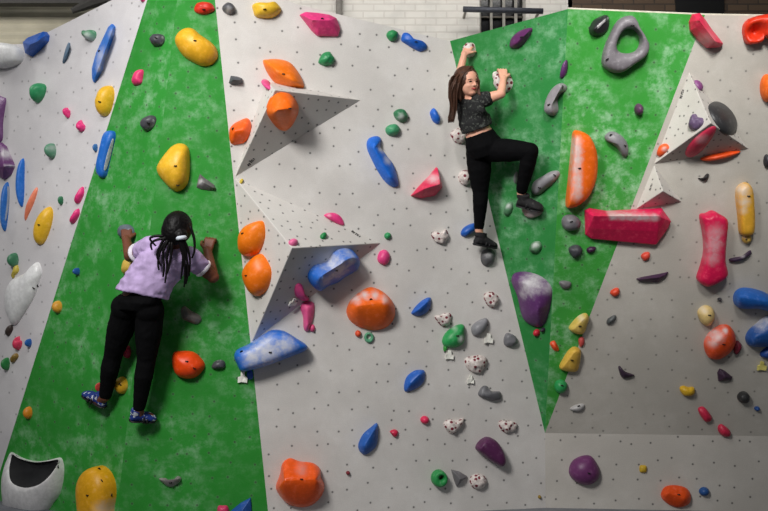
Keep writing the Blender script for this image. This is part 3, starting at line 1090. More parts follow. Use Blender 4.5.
hold('u6', [(50, 205), (54, 180), (70, 158), (98, 147), (123, 145), (132, 165), (131, 195), (118, 225), (98, 241), (68, 245), (53, 232)], (252, 128, 20),
     'orange hold beside the large pyramid, upper of two at the green edge', 'v', h=0.10, bolt=[(64, 181)])
hold('u6', [(62, 292), (72, 268), (95, 246), (115, 238), (134, 255), (149, 282), (148, 312), (134, 342), (108, 358), (88, 350), (70, 322)], (252, 122, 18),
     'orange hold beside the large pyramid, lower of two at the green edge', 'v', h=0.10, bolt=[(74, 300)])
hold('u6', E(207, 207, 15, 12, 20), (234, 112, 160), 'small pink hold at the peak of the large pyramid', 'v', h=0.03)
hold('u6', [(295, 130), (308, 122), (328, 123), (345, 135), (353, 156), (338, 155), (315, 144)], (226, 60, 128), 'pink wing-shaped hold with a dark slot on the pyramid top', 'v', h=0.03, chalk=[(310, 128, 8, .3)])
hold('u6', E(293, 189, 11, 12), (28, 132, 70), 'tiny green knob on the pyramid top face', 'v', h=0.03)
hold('px', E(387.5, 236, 3.6, 3.6), (48, 150, 90), 'tiny green knob right of the pyramid tip', 'm', h=0.03, lump=.003)
hold('px', [(377, 257), (380, 251), (386, 250), (390, 256), (388, 263), (383, 265), (378, 262)], (234, 74, 138), 'pink blob hold right of the large pyramid', 'm', h=0.045, lump=.004)
hold('u6', [(248, 300), (268, 275), (308, 261), (330, 231), (358, 219), (386, 224), (398, 245), (386, 277), (350, 298), (325, 317), (296, 327), (270, 344), (250, 327)], (30, 104, 200),
     'blue hold with a chalky face under the large pyramid', 'v', h=0.11, prof='pad', ap=((290, 300), (370, 250)), chalk=[(335, 278, 40, .8), (300, 305, 30, .55), (370, 252, 22, .6)], bolt=[(331, 287)])
hold('u6', [(209, 335), (218, 319), (232, 324), (236, 345), (254, 365), (240, 373), (214, 360)], (224, 76, 138), 'pink curved hold under the pyramid above the white tag', 'v', h=0.05, prof='cone')
route_tag('u6', 206, 372, 24, 24, 'white paper tag below the pink curved hold under the pyramid')
hold('u6', [(227, 390), (240, 374), (266, 377), (267, 412), (252, 456), (238, 452), (235, 416)], (232, 92, 146), 'pink tapering hold hanging below the pyramid', 'm', h=0.05, prof='cone', ap=((248, 395), (248, 440)))
hold('u6', E(262, 449, 8, 11), (226, 80, 130), 'tiny pink knob at the foot of the pink tapering hold', 'm', h=0.025)
hold('px', [(346, 312), (349, 302), (354, 296), (361, 291), (370, 287), (380, 290), (389, 297), (394.5, 306), (395, 315), (392, 322), (385, 328), (374, 330.5), (362, 328), (351, 322)], (252, 106, 12),
     'large orange bowl-like hold in the centre with a chalked lip', 'm', h=0.15, ap=((358, 306), (384, 303)), prof='cone', bolt=[(371, 300)],
     dent=[(366, 294, 7, .03), (378, 294, 7, .03)], chalk=[(357, 299, 7, .7), (366, 295.5, 6, .75), (376, 295, 6, .7), (385, 299, 6, .6)])
hold('px', E(358, 333.6, 3.2, 3.4), (230, 84, 46), 'tiny orange knob under the central orange bowl', 'm', h=0.03)
ring_hold('px', E(369, 337.5, 4.8, 5.4), E(369, 337, 2.0, 2.2), (96, 168, 128), 'tiny pale green ring hold under the central orange bowl', 'm', 0.02)
hold('12', [(168, 402), (180, 375), (230, 350), (290, 309), (326, 294), (370, 299), (420, 329), (459, 356), (450, 377), (390, 402), (300, 436), (230, 456), (194, 459), (178, 432)], (32, 108, 206),
     'long blue wedge hold with a chalky face at the green edge', 'm', h=0.14, prof='pad', ap=((240, 410), (390, 350)), bolt=[(312, 383), (198, 383)],
     chalk=[(300, 378, 75, .8), (240, 405, 50, .75), (375, 355, 45, .75)], pos=(320, 380))
route_tag('12', 203, 482, 38, 44, 'white paper tag hanging under the long blue wedge')
hold('px', [(403.5, 387), (406, 377), (413, 371), (420, 369.5), (425, 371.5), (424, 381), (417, 388), (406, 392)], (34, 96, 188), 'blue teardrop hold, middle of the blue diagonal on grey', 'm', h=0.06, ap=((411, 383), (419, 375)), prof='cone')
hold('px', [(411, 312.5), (416.5, 305), (424, 299), (430.5, 297.5), (431, 304), (428, 311), (420, 316), (413, 315)], (34, 96, 190), 'blue teardrop hold, highest of the blue diagonal on grey', 'm', h=0.06, ap=((418, 310), (426, 303)), prof='cone')
hold('13', [(662, 245), (680, 205), (710, 178), (739, 159), (743, 200), (736, 250), (705, 279), (685, 286), (667, 271)], (36, 94, 178), 'blue teardrop hold, lowest of the blue diagonal on grey', 'm', h=0.07, ap=((690, 250), (725, 190)), prof='cone')
hold('13', [(334, 410), (350, 365), (360, 320), (390, 298), (431, 311), (480, 317), (511, 340), (514, 370), (529, 410), (516, 451), (480, 486), (430, 496), (380, 481), (344, 441)], (250, 92, 10),
     'large orange bowl hold at the bottom of the grey wall', 'm', h=0.17, ap=((370, 390), (490, 385)), prof='cone', bolt=[(437, 385)], dent=[(405, 335, 26, .035), (470, 345, 26, .035)], rough=.3, chalk=[(440, 350, 30, .2)])
hold('13', E(622, 358, 9, 9), (120, 28, 40), 'tiny dark red knob between the orange bowl and blue teardrop', 'm', h=0.025)

# ---- speckled and grey holds up the right of the grey wall
speck('h1', [(150, 78), (172, 60), (205, 62), (217, 90), (208, 118), (180, 128), (160, 118)], 'speckled white hold gripped by the raised hand', 'p', h=0.06)
speck('h1', [(290, 205), (305, 192), (345, 196), (378, 215), (390, 250), (370, 284), (330, 290), (298, 262)], 'speckled white hold gripped by the girl\'s bent arm', 'p', h=0.055)
speck('px', [(450, 134), (455, 129), (462, 128), (467, 133), (466, 141), (459, 144), (453, 141)], 'speckled white hold beside the girl\'s waist', 'm', h=0.06)
speck('px', E(465, 177.5, 7.3, 7.6), 'round speckled white hold beside the girl\'s thigh', 'm', h=0.075)
speck('px', [(431, 234), (436, 231), (440, 234), (446, 229), (449, 236), (445, 243), (439, 243), (433, 240)], 'speckled white hold level with the girl\'s lower foot', 'm', h=0.05)
speck('px', [(483, 296), (487, 292), (493, 292), (499, 297), (498, 304), (492, 308), (486, 304)], 'speckled white hold, nearest the green tip edge', 'm', h=0.05)
speck('px', [(434, 316), (440, 315), (445, 313), (451, 314), (450, 322), (444, 327), (438, 323)], 'speckled white hold just above the green hooked hold', 'm', h=0.045)
speck('px', [(464, 360), (470, 356), (480, 355), (487, 359), (485, 367), (477, 373), (468, 370)], 'speckled white hold with a tag below it', 'm', h=0.05)
speck('px', [(443, 423), (449, 419), (456, 420), (464, 418), (460, 427), (452, 434), (446, 430)], 'speckled white heart-shaped hold beside the pink ball', 'm', h=0.05)
speck('px', [(498, 422), (503, 420), (511, 421), (517, 424), (515, 431), (506, 433), (500, 430)], 'speckled white hold above the purple block', 'm', h=0.04)
speck('px', [(469.5, 478), (474, 474), (482, 474), (487, 480), (483, 488), (474, 489), (470, 485)], 'speckled white hold, lowest of the speckled ones, by the grey triangle', 'm', h=0.05)
hold('px', [(460, 234), (463, 228), (470, 224), (476, 223.5), (477, 229), (470, 234), (464, 237)], (34, 92, 180), 'blue hold behind the girl\'s lower ankle', 'm', h=0.05)
hold('px', [(480, 258), (482, 251), (490, 248.5), (495, 253), (494, 262), (487, 266), (482, 264)], (92, 92, 94), 'grey foothold under the girl\'s lower shoe', 'm', h=0.055, lump=.004, chalk=[(488, 254, 5, .4)])
hold('px', [(441.5, 341), (445, 333), (454, 326), (463.5, 324.5), (464.5, 334), (463.5, 343), (455, 347.5), (445, 347)], (46, 158, 84), 'green hooked hold with a chalked end on the grey wall', 'm', h=0.07,
     chalk=[(461, 339, 5, .8), (455, 328, 4, .4)], bolt=[(457.5, 336)], lump=.003)
hold('px', [(443, 346), (447, 345), (447, 350), (443.5, 351.5)], (56, 150, 60), 'tiny green knob below the green hooked hold', 'm', h=0.02)
route_tag('px', 449, 354.5, 8.6, 9.6, 'white paper tag below the green hooked hold')
hold('px', [(470.5, 329), (474, 323), (484, 318), (488, 320), (486, 328), (480, 335), (473, 335.5)], (140, 140, 144), 'light grey smooth hold with a tag at its corner', 'm', h=0.055)
route_tag('px', 488, 338, 9.5, 10.5, 'white paper tag beside the light grey smooth hold')
hold('px', [(503, 339), (506, 333), (512, 334), (517, 338), (517, 344), (510, 347), (504, 345)], (122, 122, 126), 'grey knobbly hold close to the green edge', 'm', h=0.05, lump=.007)
route_tag('px', 470, 379, 7.4, 9, 'white paper tag below a speckled hold')
hold('px', [(477.5, 393), (482, 386), (487, 386), (491, 391), (500, 391.5), (501, 398), (492, 401), (480, 397)], (108, 108, 112), 'grey saddle-shaped hold below a tagged speckled one', 'm', h=0.05, lump=.005, dent=[(489, 389, 4, .02)])
hold('px', E(424.5, 419.7, 4.6, 4.2), (228, 48, 92), 'small pink ball hold left of the heart-shaped speckled one', 'm', h=0.04)
hold('px', [(389.5, 431), (394, 429), (398, 431), (397, 436), (394, 437), (391, 434)], (206, 40, 76), 'small red-pink heart hold left of the pink ball', 'm', h=0.03)
hold('px', [(474.7, 448), (478.5, 441), (487, 436.3), (497, 440.5), (504, 452), (506, 461), (502, 466.5), (492, 462), (479, 453)], (92, 40, 84), 'dark purple block hold on the lower grey wall', 'm', h=0.10, prof='pad', ap=((484, 446), (499, 458)))
ring_hold('px', E(439.3, 478.5, 7.8, 8.6), E(441.5, 477.5, 1.7, 1.8), (42, 148, 76), 'green barrel hold at the bottom of the grey wall', 'm', 0.07)
hold('px', [(450.5, 469), (459, 471), (467.5, 476), (461, 481), (456, 486.5), (453.5, 480)], (118, 116, 118), 'grey triangular hold between the green barrel and a speckled hold', 'm', h=0.06, prof='facet')
hold('px', E(539.3, 496.7, 2, 2.1), (150, 120, 40), 'tiny yellow-brown knob near the floor', 'm', h=0.02)

# ---- green prow
hold('px', [(509.5, 46), (511.5, 38), (518, 32), (525.5, 28.7), (533, 28), (532, 34), (527, 41.5), (520.5, 47), (513, 48.5)], (98, 42, 96), 'purple leaf-shaped hold high on the green prow', 'p', h=0.055, ap=((516, 43), (527, 33)), prof='cone', bolt=[(521.5, 37.5)])
hold('px', [(559.8, 76), (563, 64), (567.3, 60), (568, 68), (566, 75), (562, 78.5)], (92, 48, 100), 'small purple hold beside the prow ridge', 'p', h=0.03)
hold('px', [(544, 110), (545, 102), (548.3, 94), (554.5, 86.5), (562, 83), (567, 86), (566, 91), (561, 94), (557.5, 100), (558.5, 110), (554.5, 115.5), (548, 114.5)], (150, 146, 150),
     'grey banana-shaped hold standing beside the prow ridge', 'p', h=0.075, ap=((550, 108), (561, 87)), bolt=[(549, 105), (562.5, 87)])
o = hold('30', [(50, 115), (65, 85), (90, 68), (120, 59), (133, 75), (131, 110), (110, 136), (75, 146), (55, 136)], (42, 42, 44), 'black oval hold with a pale stripe at the prow top', 'p', h=0.075, ap=((75, 115), (115, 80)), prof='cone', rough=.35)
patch(o, '30', [(84, 106), (104, 86), (124, 70), (127, 75), (108, 94), (90, 110)], 'stripe', plain('chalk_stripe', (186, 184, 184), 0.8), 0.003, 'pale chalky stripe')
ring_hold('30', [(104, 245), (114, 190), (140, 130), (170, 80), (215, 61), (238, 75), (251, 110), (271, 140), (291, 185), (276, 226), (235, 256), (190, 287), (150, 290), (114, 271)],
          [(166, 182), (176, 147), (195, 122), (220, 115), (243, 122), (260, 150), (258, 183), (240, 206), (206, 213), (176, 204)], (124, 119, 124), 'large grey ring hold with a hole through it', 'p', 0.08, bolt=[(125, 237), (226, 101)])
hold('30', E(250, 436, 20, 24), (92, 56, 88), 'small purple ball hold on the bright side of the prow', 'p', h=0.06)
hold('31', [(113, 30), (135, 13), (166, 19), (196, 45), (209, 76), (206, 109), (185, 112), (164, 81), (140, 61), (117, 49)], (128, 126, 130), 'grey sausage-shaped hold right of the orange half-moon', 'p', h=0.06, bolt=[(140, 30), (195, 72)])
o = hold('px', [(565, 204), (567.5, 180), (571, 145), (573, 131.5), (580, 130.5), (590, 136), (596.5, 150), (597.8, 165), (596, 180), (589, 195), (578, 205), (568, 208)], (250, 108, 16),
         'large orange half-moon hold with a chalk-white centre strip', 'p', h=0.12, prof='pad', ap=((577, 150), (576, 186)), bolt=[(579.5, 168.5)], chalk=[(576.5, y, 7, .55) for y in range(142, 198, 6)])
hold('px', [(531.5, 188), (534.5, 181), (544.5, 175), (552, 171), (558.5, 170.5), (560.5, 174), (557, 180), (547, 188.5), (539, 194.5), (533, 193.5)], (148, 146, 150), 'long pale grey hold right of the girl\'s knee', 'p', h=0.06, bolt=[(539.5, 187.5), (554.5, 175.5)])
hold('px', [(503.5, 211), (507, 203), (512.5, 201.5), (514, 208), (510, 215), (505, 215)], (86, 136, 98), 'small chalky green hold left of the girl\'s raised shoe', 'p', h=0.04, chalk=[(508, 206, 4, .6)], lump=.004)
hold('px', [(513.5, 180), (515, 173), (518, 172), (518.5, 180), (516, 184)], (150, 150, 150), 'small pale hold behind the girl\'s bent knee', 'p', h=0.03)
hold('px', [(522, 208), (527, 204), (537, 204), (544, 208), (541, 215), (531, 218), (524, 215)], (168, 140, 140), 'pinkish grey foothold under the girl\'s raised shoe', 'p', h=0.05, chalk=[(532, 212, 8, .5)], lump=.005)
hold('px', [(529, 248), (533, 242), (540, 241), (543, 247), (538, 253), (531, 252)], (74, 122, 82), 'dull green chalky hold below the raised shoe', 'p', h=0.04, chalk=[(535, 245, 5, .6)], lump=.006)
hold('px', [(561, 221), (564, 215.5), (571, 214), (578, 217), (581, 223), (578, 229), (569, 231), (563, 228)], (112, 110, 114), 'grey rounded hold left of the pink bar', 'p', h=0.065, bolt=[(571.5, 222)], lump=.003)
hold('px', [(568, 250), (571, 245.5), (578, 244.5), (582.5, 249), (580, 256), (573, 258)], (66, 66, 72), 'dark grey hold below the left end of the pink bar', 'p', h=0.05, lump=.004)
hold('px', [(586, 249), (590, 246), (596, 247), (594, 251), (588, 253)], DPUR, 'small dark purple hold under the pink bar', 'p', h=0.03)
hold('px', [(511.5, 281), (514, 273), (526.5, 271.3), (541.5, 276), (551, 284.5), (553, 294), (550, 311), (545, 324), (538, 327), (527, 322.5), (521.5, 314), (517.5, 296)], (100, 52, 112),
     'large purple hold with a chalky top near the prow tip', 'p', h=0.12, ap=((527, 284), (538, 308)), prof='cone', chalk=[(530, 284, 15, .8), (522, 294, 8, .5), (545, 290, 9, .5)])
hold('px', E(537, 332.5, 4, 4), (204, 40, 58), 'small red ball hold under the large purple hold', 'p', h=0.035)
hold('px', E(543.3, 329.6, 3, 2.6), (58, 44, 64), 'tiny dark knob beside the small red ball', 'p', h=0.03)
hold('px', [(549.5, 343), (554, 340), (557, 344), (559, 350), (554, 350.5)], (236, 82, 34), 'small orange triangular hold near the prow tip', 'p', h=0.03, prof='cone')
hold('px', [(558.5, 282), (564, 280), (571, 282), (570, 287), (563, 289)], (118, 116, 118), 'small grey hold right of the large purple one', 'p', h=0.03, lump=.004)
hold('px', [(568.5, 329), (572, 322), (579, 315), (586, 312.5), (589, 317), (587, 325), (584, 333), (577, 334)], (226, 194, 98), 'yellow hold on the green edge, upper of the pair', 'p', h=0.07, ap=((576, 328), (584, 319)), bolt=[(580, 326)], pos=(575, 326), chalk=[(581, 318, 5, .4)])
hold('px', [(559, 368), (563, 358), (569, 349), (575, 346), (581, 350), (580, 362), (577, 371), (568, 371.5)], (228, 184, 76), 'yellow hold on the green edge, lower of the pair', 'p', h=0.07, ap=((566, 364), (575, 352)), pos=(566, 362), bolt=[(572, 360)])
hold('px', [(578, 340), (580.5, 336), (584, 338), (584, 344), (580, 347)], (206, 84, 80), 'tiny pink hold between the two yellow edge holds', 'p', h=0.025)
hold('px', [(554, 386), (556, 380.5), (561.5, 379), (567, 383), (566, 390), (560, 393.5), (555.5, 391)], (44, 156, 84), 'green round hold at the tip of the prow', 'p', h=0.055, bolt=[(562, 386)], pos=(556, 386))

# ---- right grey overhang
hold('30', [(446, 88), (460, 57), (490, 52), (507, 70), (542, 120), (572, 155), (588, 176), (577, 189), (520, 192), (488, 166), (450, 122)], (222, 44, 82),
     'red-pink shield hold at the corner of green and grey', 'r', h=0.12, ap=((490, 80), (555, 165)), prof='facet', chalk=[(520, 160, 40, .3)], pos=(510, 130))
hold('px', [(741.3, 29), (745, 21), (754, 16.7), (768, 14), (778, 16), (780, 34), (774, 38), (764, 38), (761, 42.5), (749, 44.7), (743.5, 41)], (222, 52, 20), 'red-orange bowl hold cut off at the top right border', 'r', h=0.14, dent=[(758, 32, 11, .12)], pos=(755, 30), prof='pad')
hold('px', E(768, 34.5, 4, 4.5), (226, 180, 40), 'yellow knob beside the red-orange bowl at the right border', 'r', h=0.03)
hold('px', E(767, 88, 8, 14), (250, 110, 20), 'orange round hold cut off by the right border', 'r', h=0.09)
hold('u7', [(232, 66), (242, 66), (256, 80), (266, 98), (258, 101), (244, 88)], (128, 70, 124), 'purple sliver hold on the ridge of the grey volume', 'v', h=0.025)
hold('u7', [(218, 212), (228, 186), (242, 172), (252, 184), (268, 186), (270, 204), (252, 222), (230, 226)], (104, 84, 116), 'purple-grey rough hold on the grey volume\'s bright face', 'v', h=0.045, lump=.008)
hold('u7', [(277, 146), (300, 131), (332, 139), (362, 170), (376, 206), (370, 237), (345, 241), (314, 217), (288, 181)], (50, 50, 52), 'black oval dome hold on the right of the grey volume', 'v', h=0.055, rough=.4, pos=(300, 169))
hold('u7', [(207, 302), (215, 275), (245, 240), (290, 208), (308, 214), (290, 250), (256, 291), (225, 311)], (206, 52, 84), 'chalky red hold under the grey volume', 'v', h=0.03, chalk=[(265, 255, 24, .4)])
hold('u7', [(256, 314), (290, 302), (350, 290), (386, 292), (352, 309), (300, 321), (266, 323)], (240, 84, 26), 'thin orange hold under the grey volume', 'v', h=0.05)
hold('u7', [(117, 302), (130, 275), (150, 267), (161, 280), (148, 297), (128, 311)], (246, 96, 46), 'small orange hold at the left foot of the grey volume', 'v', h=0.035, chalk=[(140, 285, 10, .5)])
hold('31', [(484, 200), (505, 198), (520, 182), (531, 184), (525, 203), (508, 212)], (36, 34, 36), 'small jagged black hold under the grey volume', 'r', h=0.03)
hold('31', [(30, 325), (50, 315), (120, 328), (310, 320), (342, 317), (380, 370), (361, 407), (318, 466), (200, 456), (58, 442), (33, 425)], (222, 26, 84),
     'long pink bar hold crossing the edge of the prow', 'r', h=0.15, ap=((70, 352), (330, 352)), prof='facet', chalk=[(x, 352 + (x - 140) * .03, 19, .6) for x in range(140, 325, 16)], pos=(260, 380))
hold('r5', [(37, 150), (65, 139), (96, 127), (131, 144), (161, 170), (155, 250), (150, 340), (162, 400), (130, 431), (75, 454), (44, 446), (24, 420), (40, 370), (55, 300), (50, 220)], (216, 22, 78),
     'upright pink hold with a chalky waist on the grey overhang', 'r', h=0.11, ap=((95, 180), (90, 410)), prof='pad', chalk=[(105, 220, 45, .35), (100, 275, 45, .45), (95, 330, 40, .35)])
hold('r5', [(189, 62), (200, 25), (235, 7), (260, 24), (271, 60), (276, 130), (276, 200), (262, 233), (210, 232), (200, 160)], (230, 172, 52), 'upright yellow hold with a chalked head', 'r', h=0.09, prof='pad',
     ap=((232, 50), (238, 205)), bolt=[(250, 70)], chalk=[(225, 45, 38, .6), (230, 90, 30, .55), (225, 130, 22, .4)])
hold('r5', E(240, 248, 22, 23), (216, 178, 84), 'small yellow knob under the upright yellow hold', 'r', h=0.045, chalk=[(235, 240, 12, .5)], bolt=[(240, 252)])
hold('r5', [(164, 336), (190, 328), (220, 322), (255, 297), (260, 314), (230, 336), (185, 349), (166, 347)], (66, 46, 70), 'thin dark purple curved hold right of the upright pink one', 'r', h=0.035, chalk=[(225, 325, 12, .4)])
hold('px', E(766.5, 161, 4, 7), (48, 48, 54), 'dark grey hold cut off by the right border, beside the yellow', 'r', h=0.04)
hold('px', [(640.5, 256), (644, 252), (649.5, 252), (649.5, 258), (644, 261)], (220, 74, 56), 'small red hold just below the pink bar', 'r', h=0.03)
hold('32', [(237, 90), (265, 82), (330, 70), (369, 61), (360, 81), (326, 106), (250, 101)], (64, 34, 66), 'long dark purple wedge hold below the pink bar', 'r', h=0.045, ap=((270, 92), (335, 85)), prof='facet')
hold('32', [(134, 146), (150, 128), (170, 127), (173, 150), (152, 163)], (222, 72, 42), 'small red-orange hold near the prow edge on grey', 'r', h=0.035)
hold('32', [(120, 268), (125, 250), (150, 234), (161, 240), (150, 258), (128, 272)], (78, 82, 82), 'small slate hold near the prow edge', 'r', h=0.03)
hold('32', [(482, 225), (495, 202), (520, 194), (545, 206), (554, 238), (540, 270), (518, 279), (495, 262)], CREAM, 'cream ball hold above the chalked orange one', 'r', h=0.075, bolt=[(533, 238)], chalk=[(512, 218, 20, .4)])
hold('32', [(508, 362), (514, 325), (540, 294), (575, 273), (610, 274), (633, 304), (637, 345), (612, 386), (570, 411), (528, 406)], (240, 84, 34), 'chalked orange rounded hold on the right overhang', 'r', h=0.11, ap=((560, 350), (590, 330)), bolt=[(590, 352)],
     chalk=[(565, 320, 34, .7), (598, 300, 14, .8), (545, 350, 26, .5)])
hold('32', [(624, 360), (640, 335), (655, 345), (661, 360), (650, 385), (632, 392)], (116, 30, 48), 'dark red rough hold behind the chalked orange one', 'r', h=0.04, lump=.008)
hold('r6', [(206, 105), (220, 78), (250, 67), (300, 74), (346, 92), (380, 120), (380, 165), (330, 158), (300, 150), (240, 152), (212, 137)], (34, 102, 190), 'blue curved hold, upper one at the right border', 'r', h=0.13, ap=((240, 108), (340, 125)), pos=(300, 112))
hold('r6', [(254, 272), (265, 240), (300, 208), (335, 180), (375, 185), (375, 290), (322, 302), (270, 300)], (34, 88, 164), 'blue hold with a chalky top, below the upper blue one', 'r', h=0.11, chalk=[(315, 212, 34, .8), (345, 195, 30, .7)], ap=((300, 265), (350, 250)), pos=(310, 260))
hold('r6', [(312, 325), (346, 298), (380, 305), (380, 345), (325, 346)], (32, 76, 160), 'small blue hold, lowest of the blue ones at the right border', 'r', h=0.05, pos=(335, 325))
route_tag('r6', 320, 374, 36, 38, 'yellow and white paper tag below the lowest blue hold', (226, 214, 120))
hold('32', E(572, 172, 10, 8), (52, 52, 60), 'tiny dark knob above the cream ball', 'r', h=0.025, lump=.004)
hold('r6', [(144, 402), (154, 384), (176, 394), (206, 420), (201, 434), (148, 437)], (58, 36, 58), 'dark purple triangular hold below the chalked orange one', 'r', h=0.05, prof='facet')
hold('32', [(167, 444), (175, 437), (196, 460), (233, 475), (200, 488), (179, 481)], (52, 36, 54), 'dark purple crescent hold alone on the lower grey overhang', 'r', h=0.035)
hold('33', [(411, 20), (425, 8), (448, 14), (470, 15), (474, 38), (455, 52), (425, 48)], (218, 174, 40), 'yellow two-lobed hold low on the overhang', 'r', h=0.05)
hold('33', [(485, 100), (505, 91), (525, 108), (542, 135), (535, 152), (515, 154), (495, 130)], (206, 42, 76), 'red-pink hold low on the overhang, upper of two', 'r', h=0.045, lump=.003)
hold('33', [(563, 175), (575, 161), (595, 170), (616, 192), (613, 212), (590, 213), (570, 200)], (206, 42, 76), 'red-pink hold low on the overhang, lower of two', 'r', h=0.045, lump=.003, pos=(588, 185))
hold('33', E(667, 56, 27, 26), (48, 48, 48), 'black ball hold low on the right overhang', 'r', h=0.06, lump=.004)
hold('33', E(721, 101, 13, 11), (36, 78, 146), 'small blue hold below the black ball', 'r', h=0.03)
hold('px', [(569.5, 409), (573, 405.5), (580, 403), (584.5, 404), (583, 409), (576, 411.5)], (182, 180, 178), 'small pale pill-shaped hold near the prow tip', 'r', h=0.03, bolt=[(579, 406.5)])

# ---- low right panel
hold('px', [(568.5, 470), (572, 461), (580, 456), (589, 455), (595, 460), (599.8, 471), (597, 480), (588, 485), (577, 482.5), (570.5, 477)], (112, 54, 106), 'purple rounded hold on the low panel', 'k', h=0.10, bolt=[(589, 473)])
hold('33', E(267, 342, 16, 16, 0, 14, .6), (206, 170, 48), 'small square yellow knob on the low panel', 'k', h=0.025)
hold('33', [(337, 440), (355, 412), (395, 406), (440, 418), (459, 450), (450, 482), (410, 497), (375, 488), (345, 465)], (242, 84, 18), 'orange oval hold low beside the floor', 'k', h=0.08, ap=((370, 440), (430, 460)), prof='cone', bolt=[(410, 447)])
hold('33', E(510, 432, 22, 19), (38, 86, 150), 'small blue hold beside the orange oval', 'k', h=0.045)

# ------------------------------------------------------------------ people
def wp(px, py, off):
    """a point `off` metres in front of whatever part of the wall lies behind this spot of the view"""
    P, n = hit(px, py)
    d = ray(px, py)
    return P - d * off


def ball(bm, c, r, axes=None, seg=16):
    g = bmesh.ops.create_icosphere(bm, subdivisions=3, radius=1.0)
    if axes is None:
        m = Matrix.Translation(c) @ Matrix.Diagonal((r, r, r, 1))
    else:
        m = Matrix((axes[0], axes[1], axes[2])).transposed().to_4x4()
        m.translation = c
    bmesh.ops.transform(bm, matrix=m, verts=g['verts'])


def limb(bm, pts, rads, n=16):
    """tapering tube with round ends through the joints"""
    P, Rr = [], []
    for i in range(len(pts) - 1):
        for k in range(5):
            t = k / 5
            P.append(pts[i].lerp(pts[i + 1], t))
            Rr.append(rads[i] * (1 - t) + rads[i + 1] * t)
    P.append(pts[-1])
    Rr.append(rads[-1])
    tube(bm, P, Rr, n)
    for p, r in zip(pts, rads):
        ball(bm, p, r * 0.995)


def loft(bm, secs, n=24):
    rings = []
    for c, ax, ay in secs:
        rings.append([bm.verts.new(c + ax * math.cos(k * math.tau / n) + ay * math.sin(k * math.tau / n)) for k in range(n)])
    for a, b in zip(rings, rings[1:]):
        for k in range(n):
            bm.faces.new((a[k], a[(k + 1) % n], b[(k + 1) % n], b[k]))
    bm.faces.new(list(reversed(rings[0])))
    bm.faces.new(rings[-1])


def fuse(name, bm, mats, org, voxel=0.006, smooth=4, parent=None, wrinkle=0.0, wscale=14.0, picker=None, stretch=(1, 1, 1)):
    """one continuous skin over all the overlapping shapes"""
    bmesh.ops.recalc_face_normals(bm, faces=bm.faces)
    bmesh.ops.translate(bm, vec=-org, verts=bm.verts)
    me = bpy.data.meshes.new(name + '_tmp')
    bm.to_mesh(me)
    bm.free()
    tmp = bpy.data.objects.new(name + '_tmp', me)
    COL.objects.link(tmp)
    r = tmp.modifiers.new('r', 'REMESH')
    r.mode = 'VOXEL'
    r.voxel_size = voxel
    s = tmp.modifiers.new('s', 'SMOOTH')
    s.factor = 0.5
    s.iterations = smooth
    dg = bpy.context.evaluated_depsgraph_get()
    me2 = bpy.data.meshes.new_from_object(tmp.evaluated_get(dg))
    me2.name = name
    bpy.data.objects.remove(tmp)
    if wrinkle:
        st = V(stretch)
        nn = [v.normal.copy() for v in me2.vertices]
        for v, q in zip(me2.vertices, nn):
            c = V((v.co.x * st.x, v.co.y * st.y, v.co.z * st.z)) * wscale
            d = 1 - 2 * abs(noise.noise(c)) + 0.4 * noise.noise(c * 2.7)
            v.co += q * d * wrinkle
    for p in me2.polygons:
        p.use_smooth = True
    me2.materials.clear()
    o = link(name, me2, mats, parent)
    if picker:
        for p in me2.polygons:
            p.material_index = picker(p.center + org, p.normal)
    if parent is None:
        o.location = org
    else:
        o.matrix_local = Matrix.Translation(org - parent.location)
    return o


def hand(bm, wrist, tip_dir, back, thumb_sign, size, curl):
    """palm, four unequal bent fingers and a thumb from the side of the palm"""
    f = tip_dir.normalized()
    b = (back - f * back.dot(f)).normalized()
    s = f.cross(b) * thumb_sign          # towards the thumb
    k = size
    for j, w in enumerate((-0.027, -0.009, 0.009, 0.027)):
        limb(bm, [wrist + s * w * 0.6 * k, wrist + f * 0.082 * k + s * w * k], [0.0155 * k, 0.0130 * k], 10)
    ln = (0.058, 0.072, 0.078, 0.070)
    for j, w in enumerate((-0.031, -0.0105, 0.0105, 0.031)):
        p = wrist + f * 0.082 * k + s * w * k
        pts, rs = [p.copy()], [0.0098 * k]
        ang = 0.0
        for q, fr_ in enumerate((0.45, 0.32, 0.25)):
            ang += curl[q]
            d = f * math.cos(ang) - b * math.sin(ang) + s * w * 2.2 * max(0, math.cos(ang))
            p = p + d.normalized() * ln[j] * fr_ * k
            pts.append(p.copy())
            rs.append((0.0094, 0.0086, 0.0074)[q] * k)
        limb(bm, pts, rs, 10)
    p0 = wrist + f * 0.022 * k + s * 0.026 * k
    p1 = p0 + (s * 0.8 + f * 0.75 - b * 0.3).normalized() * 0.036 * k
    p2 = p1 + (s * 0.25 + f * 0.85 - b * 0.55).normalized() * 0.030 * k
    p3 = p2 + (f * 0.75 - b * 0.75 - s * 0.1).normalized() * 0.024 * k
    limb(bm, [p0, p1, p2, p3], [0.0150 * k, 0.0118 * k, 0.0104 * k, 0.0084 * k], 10)


def basis(fwd, up):
    f = fwd.normalized()
    u = (up - f * up.dot(f)).normalized()
    return f, u, f.cross(u)          # forward, up, right-hand side of the head's own view (f x u)


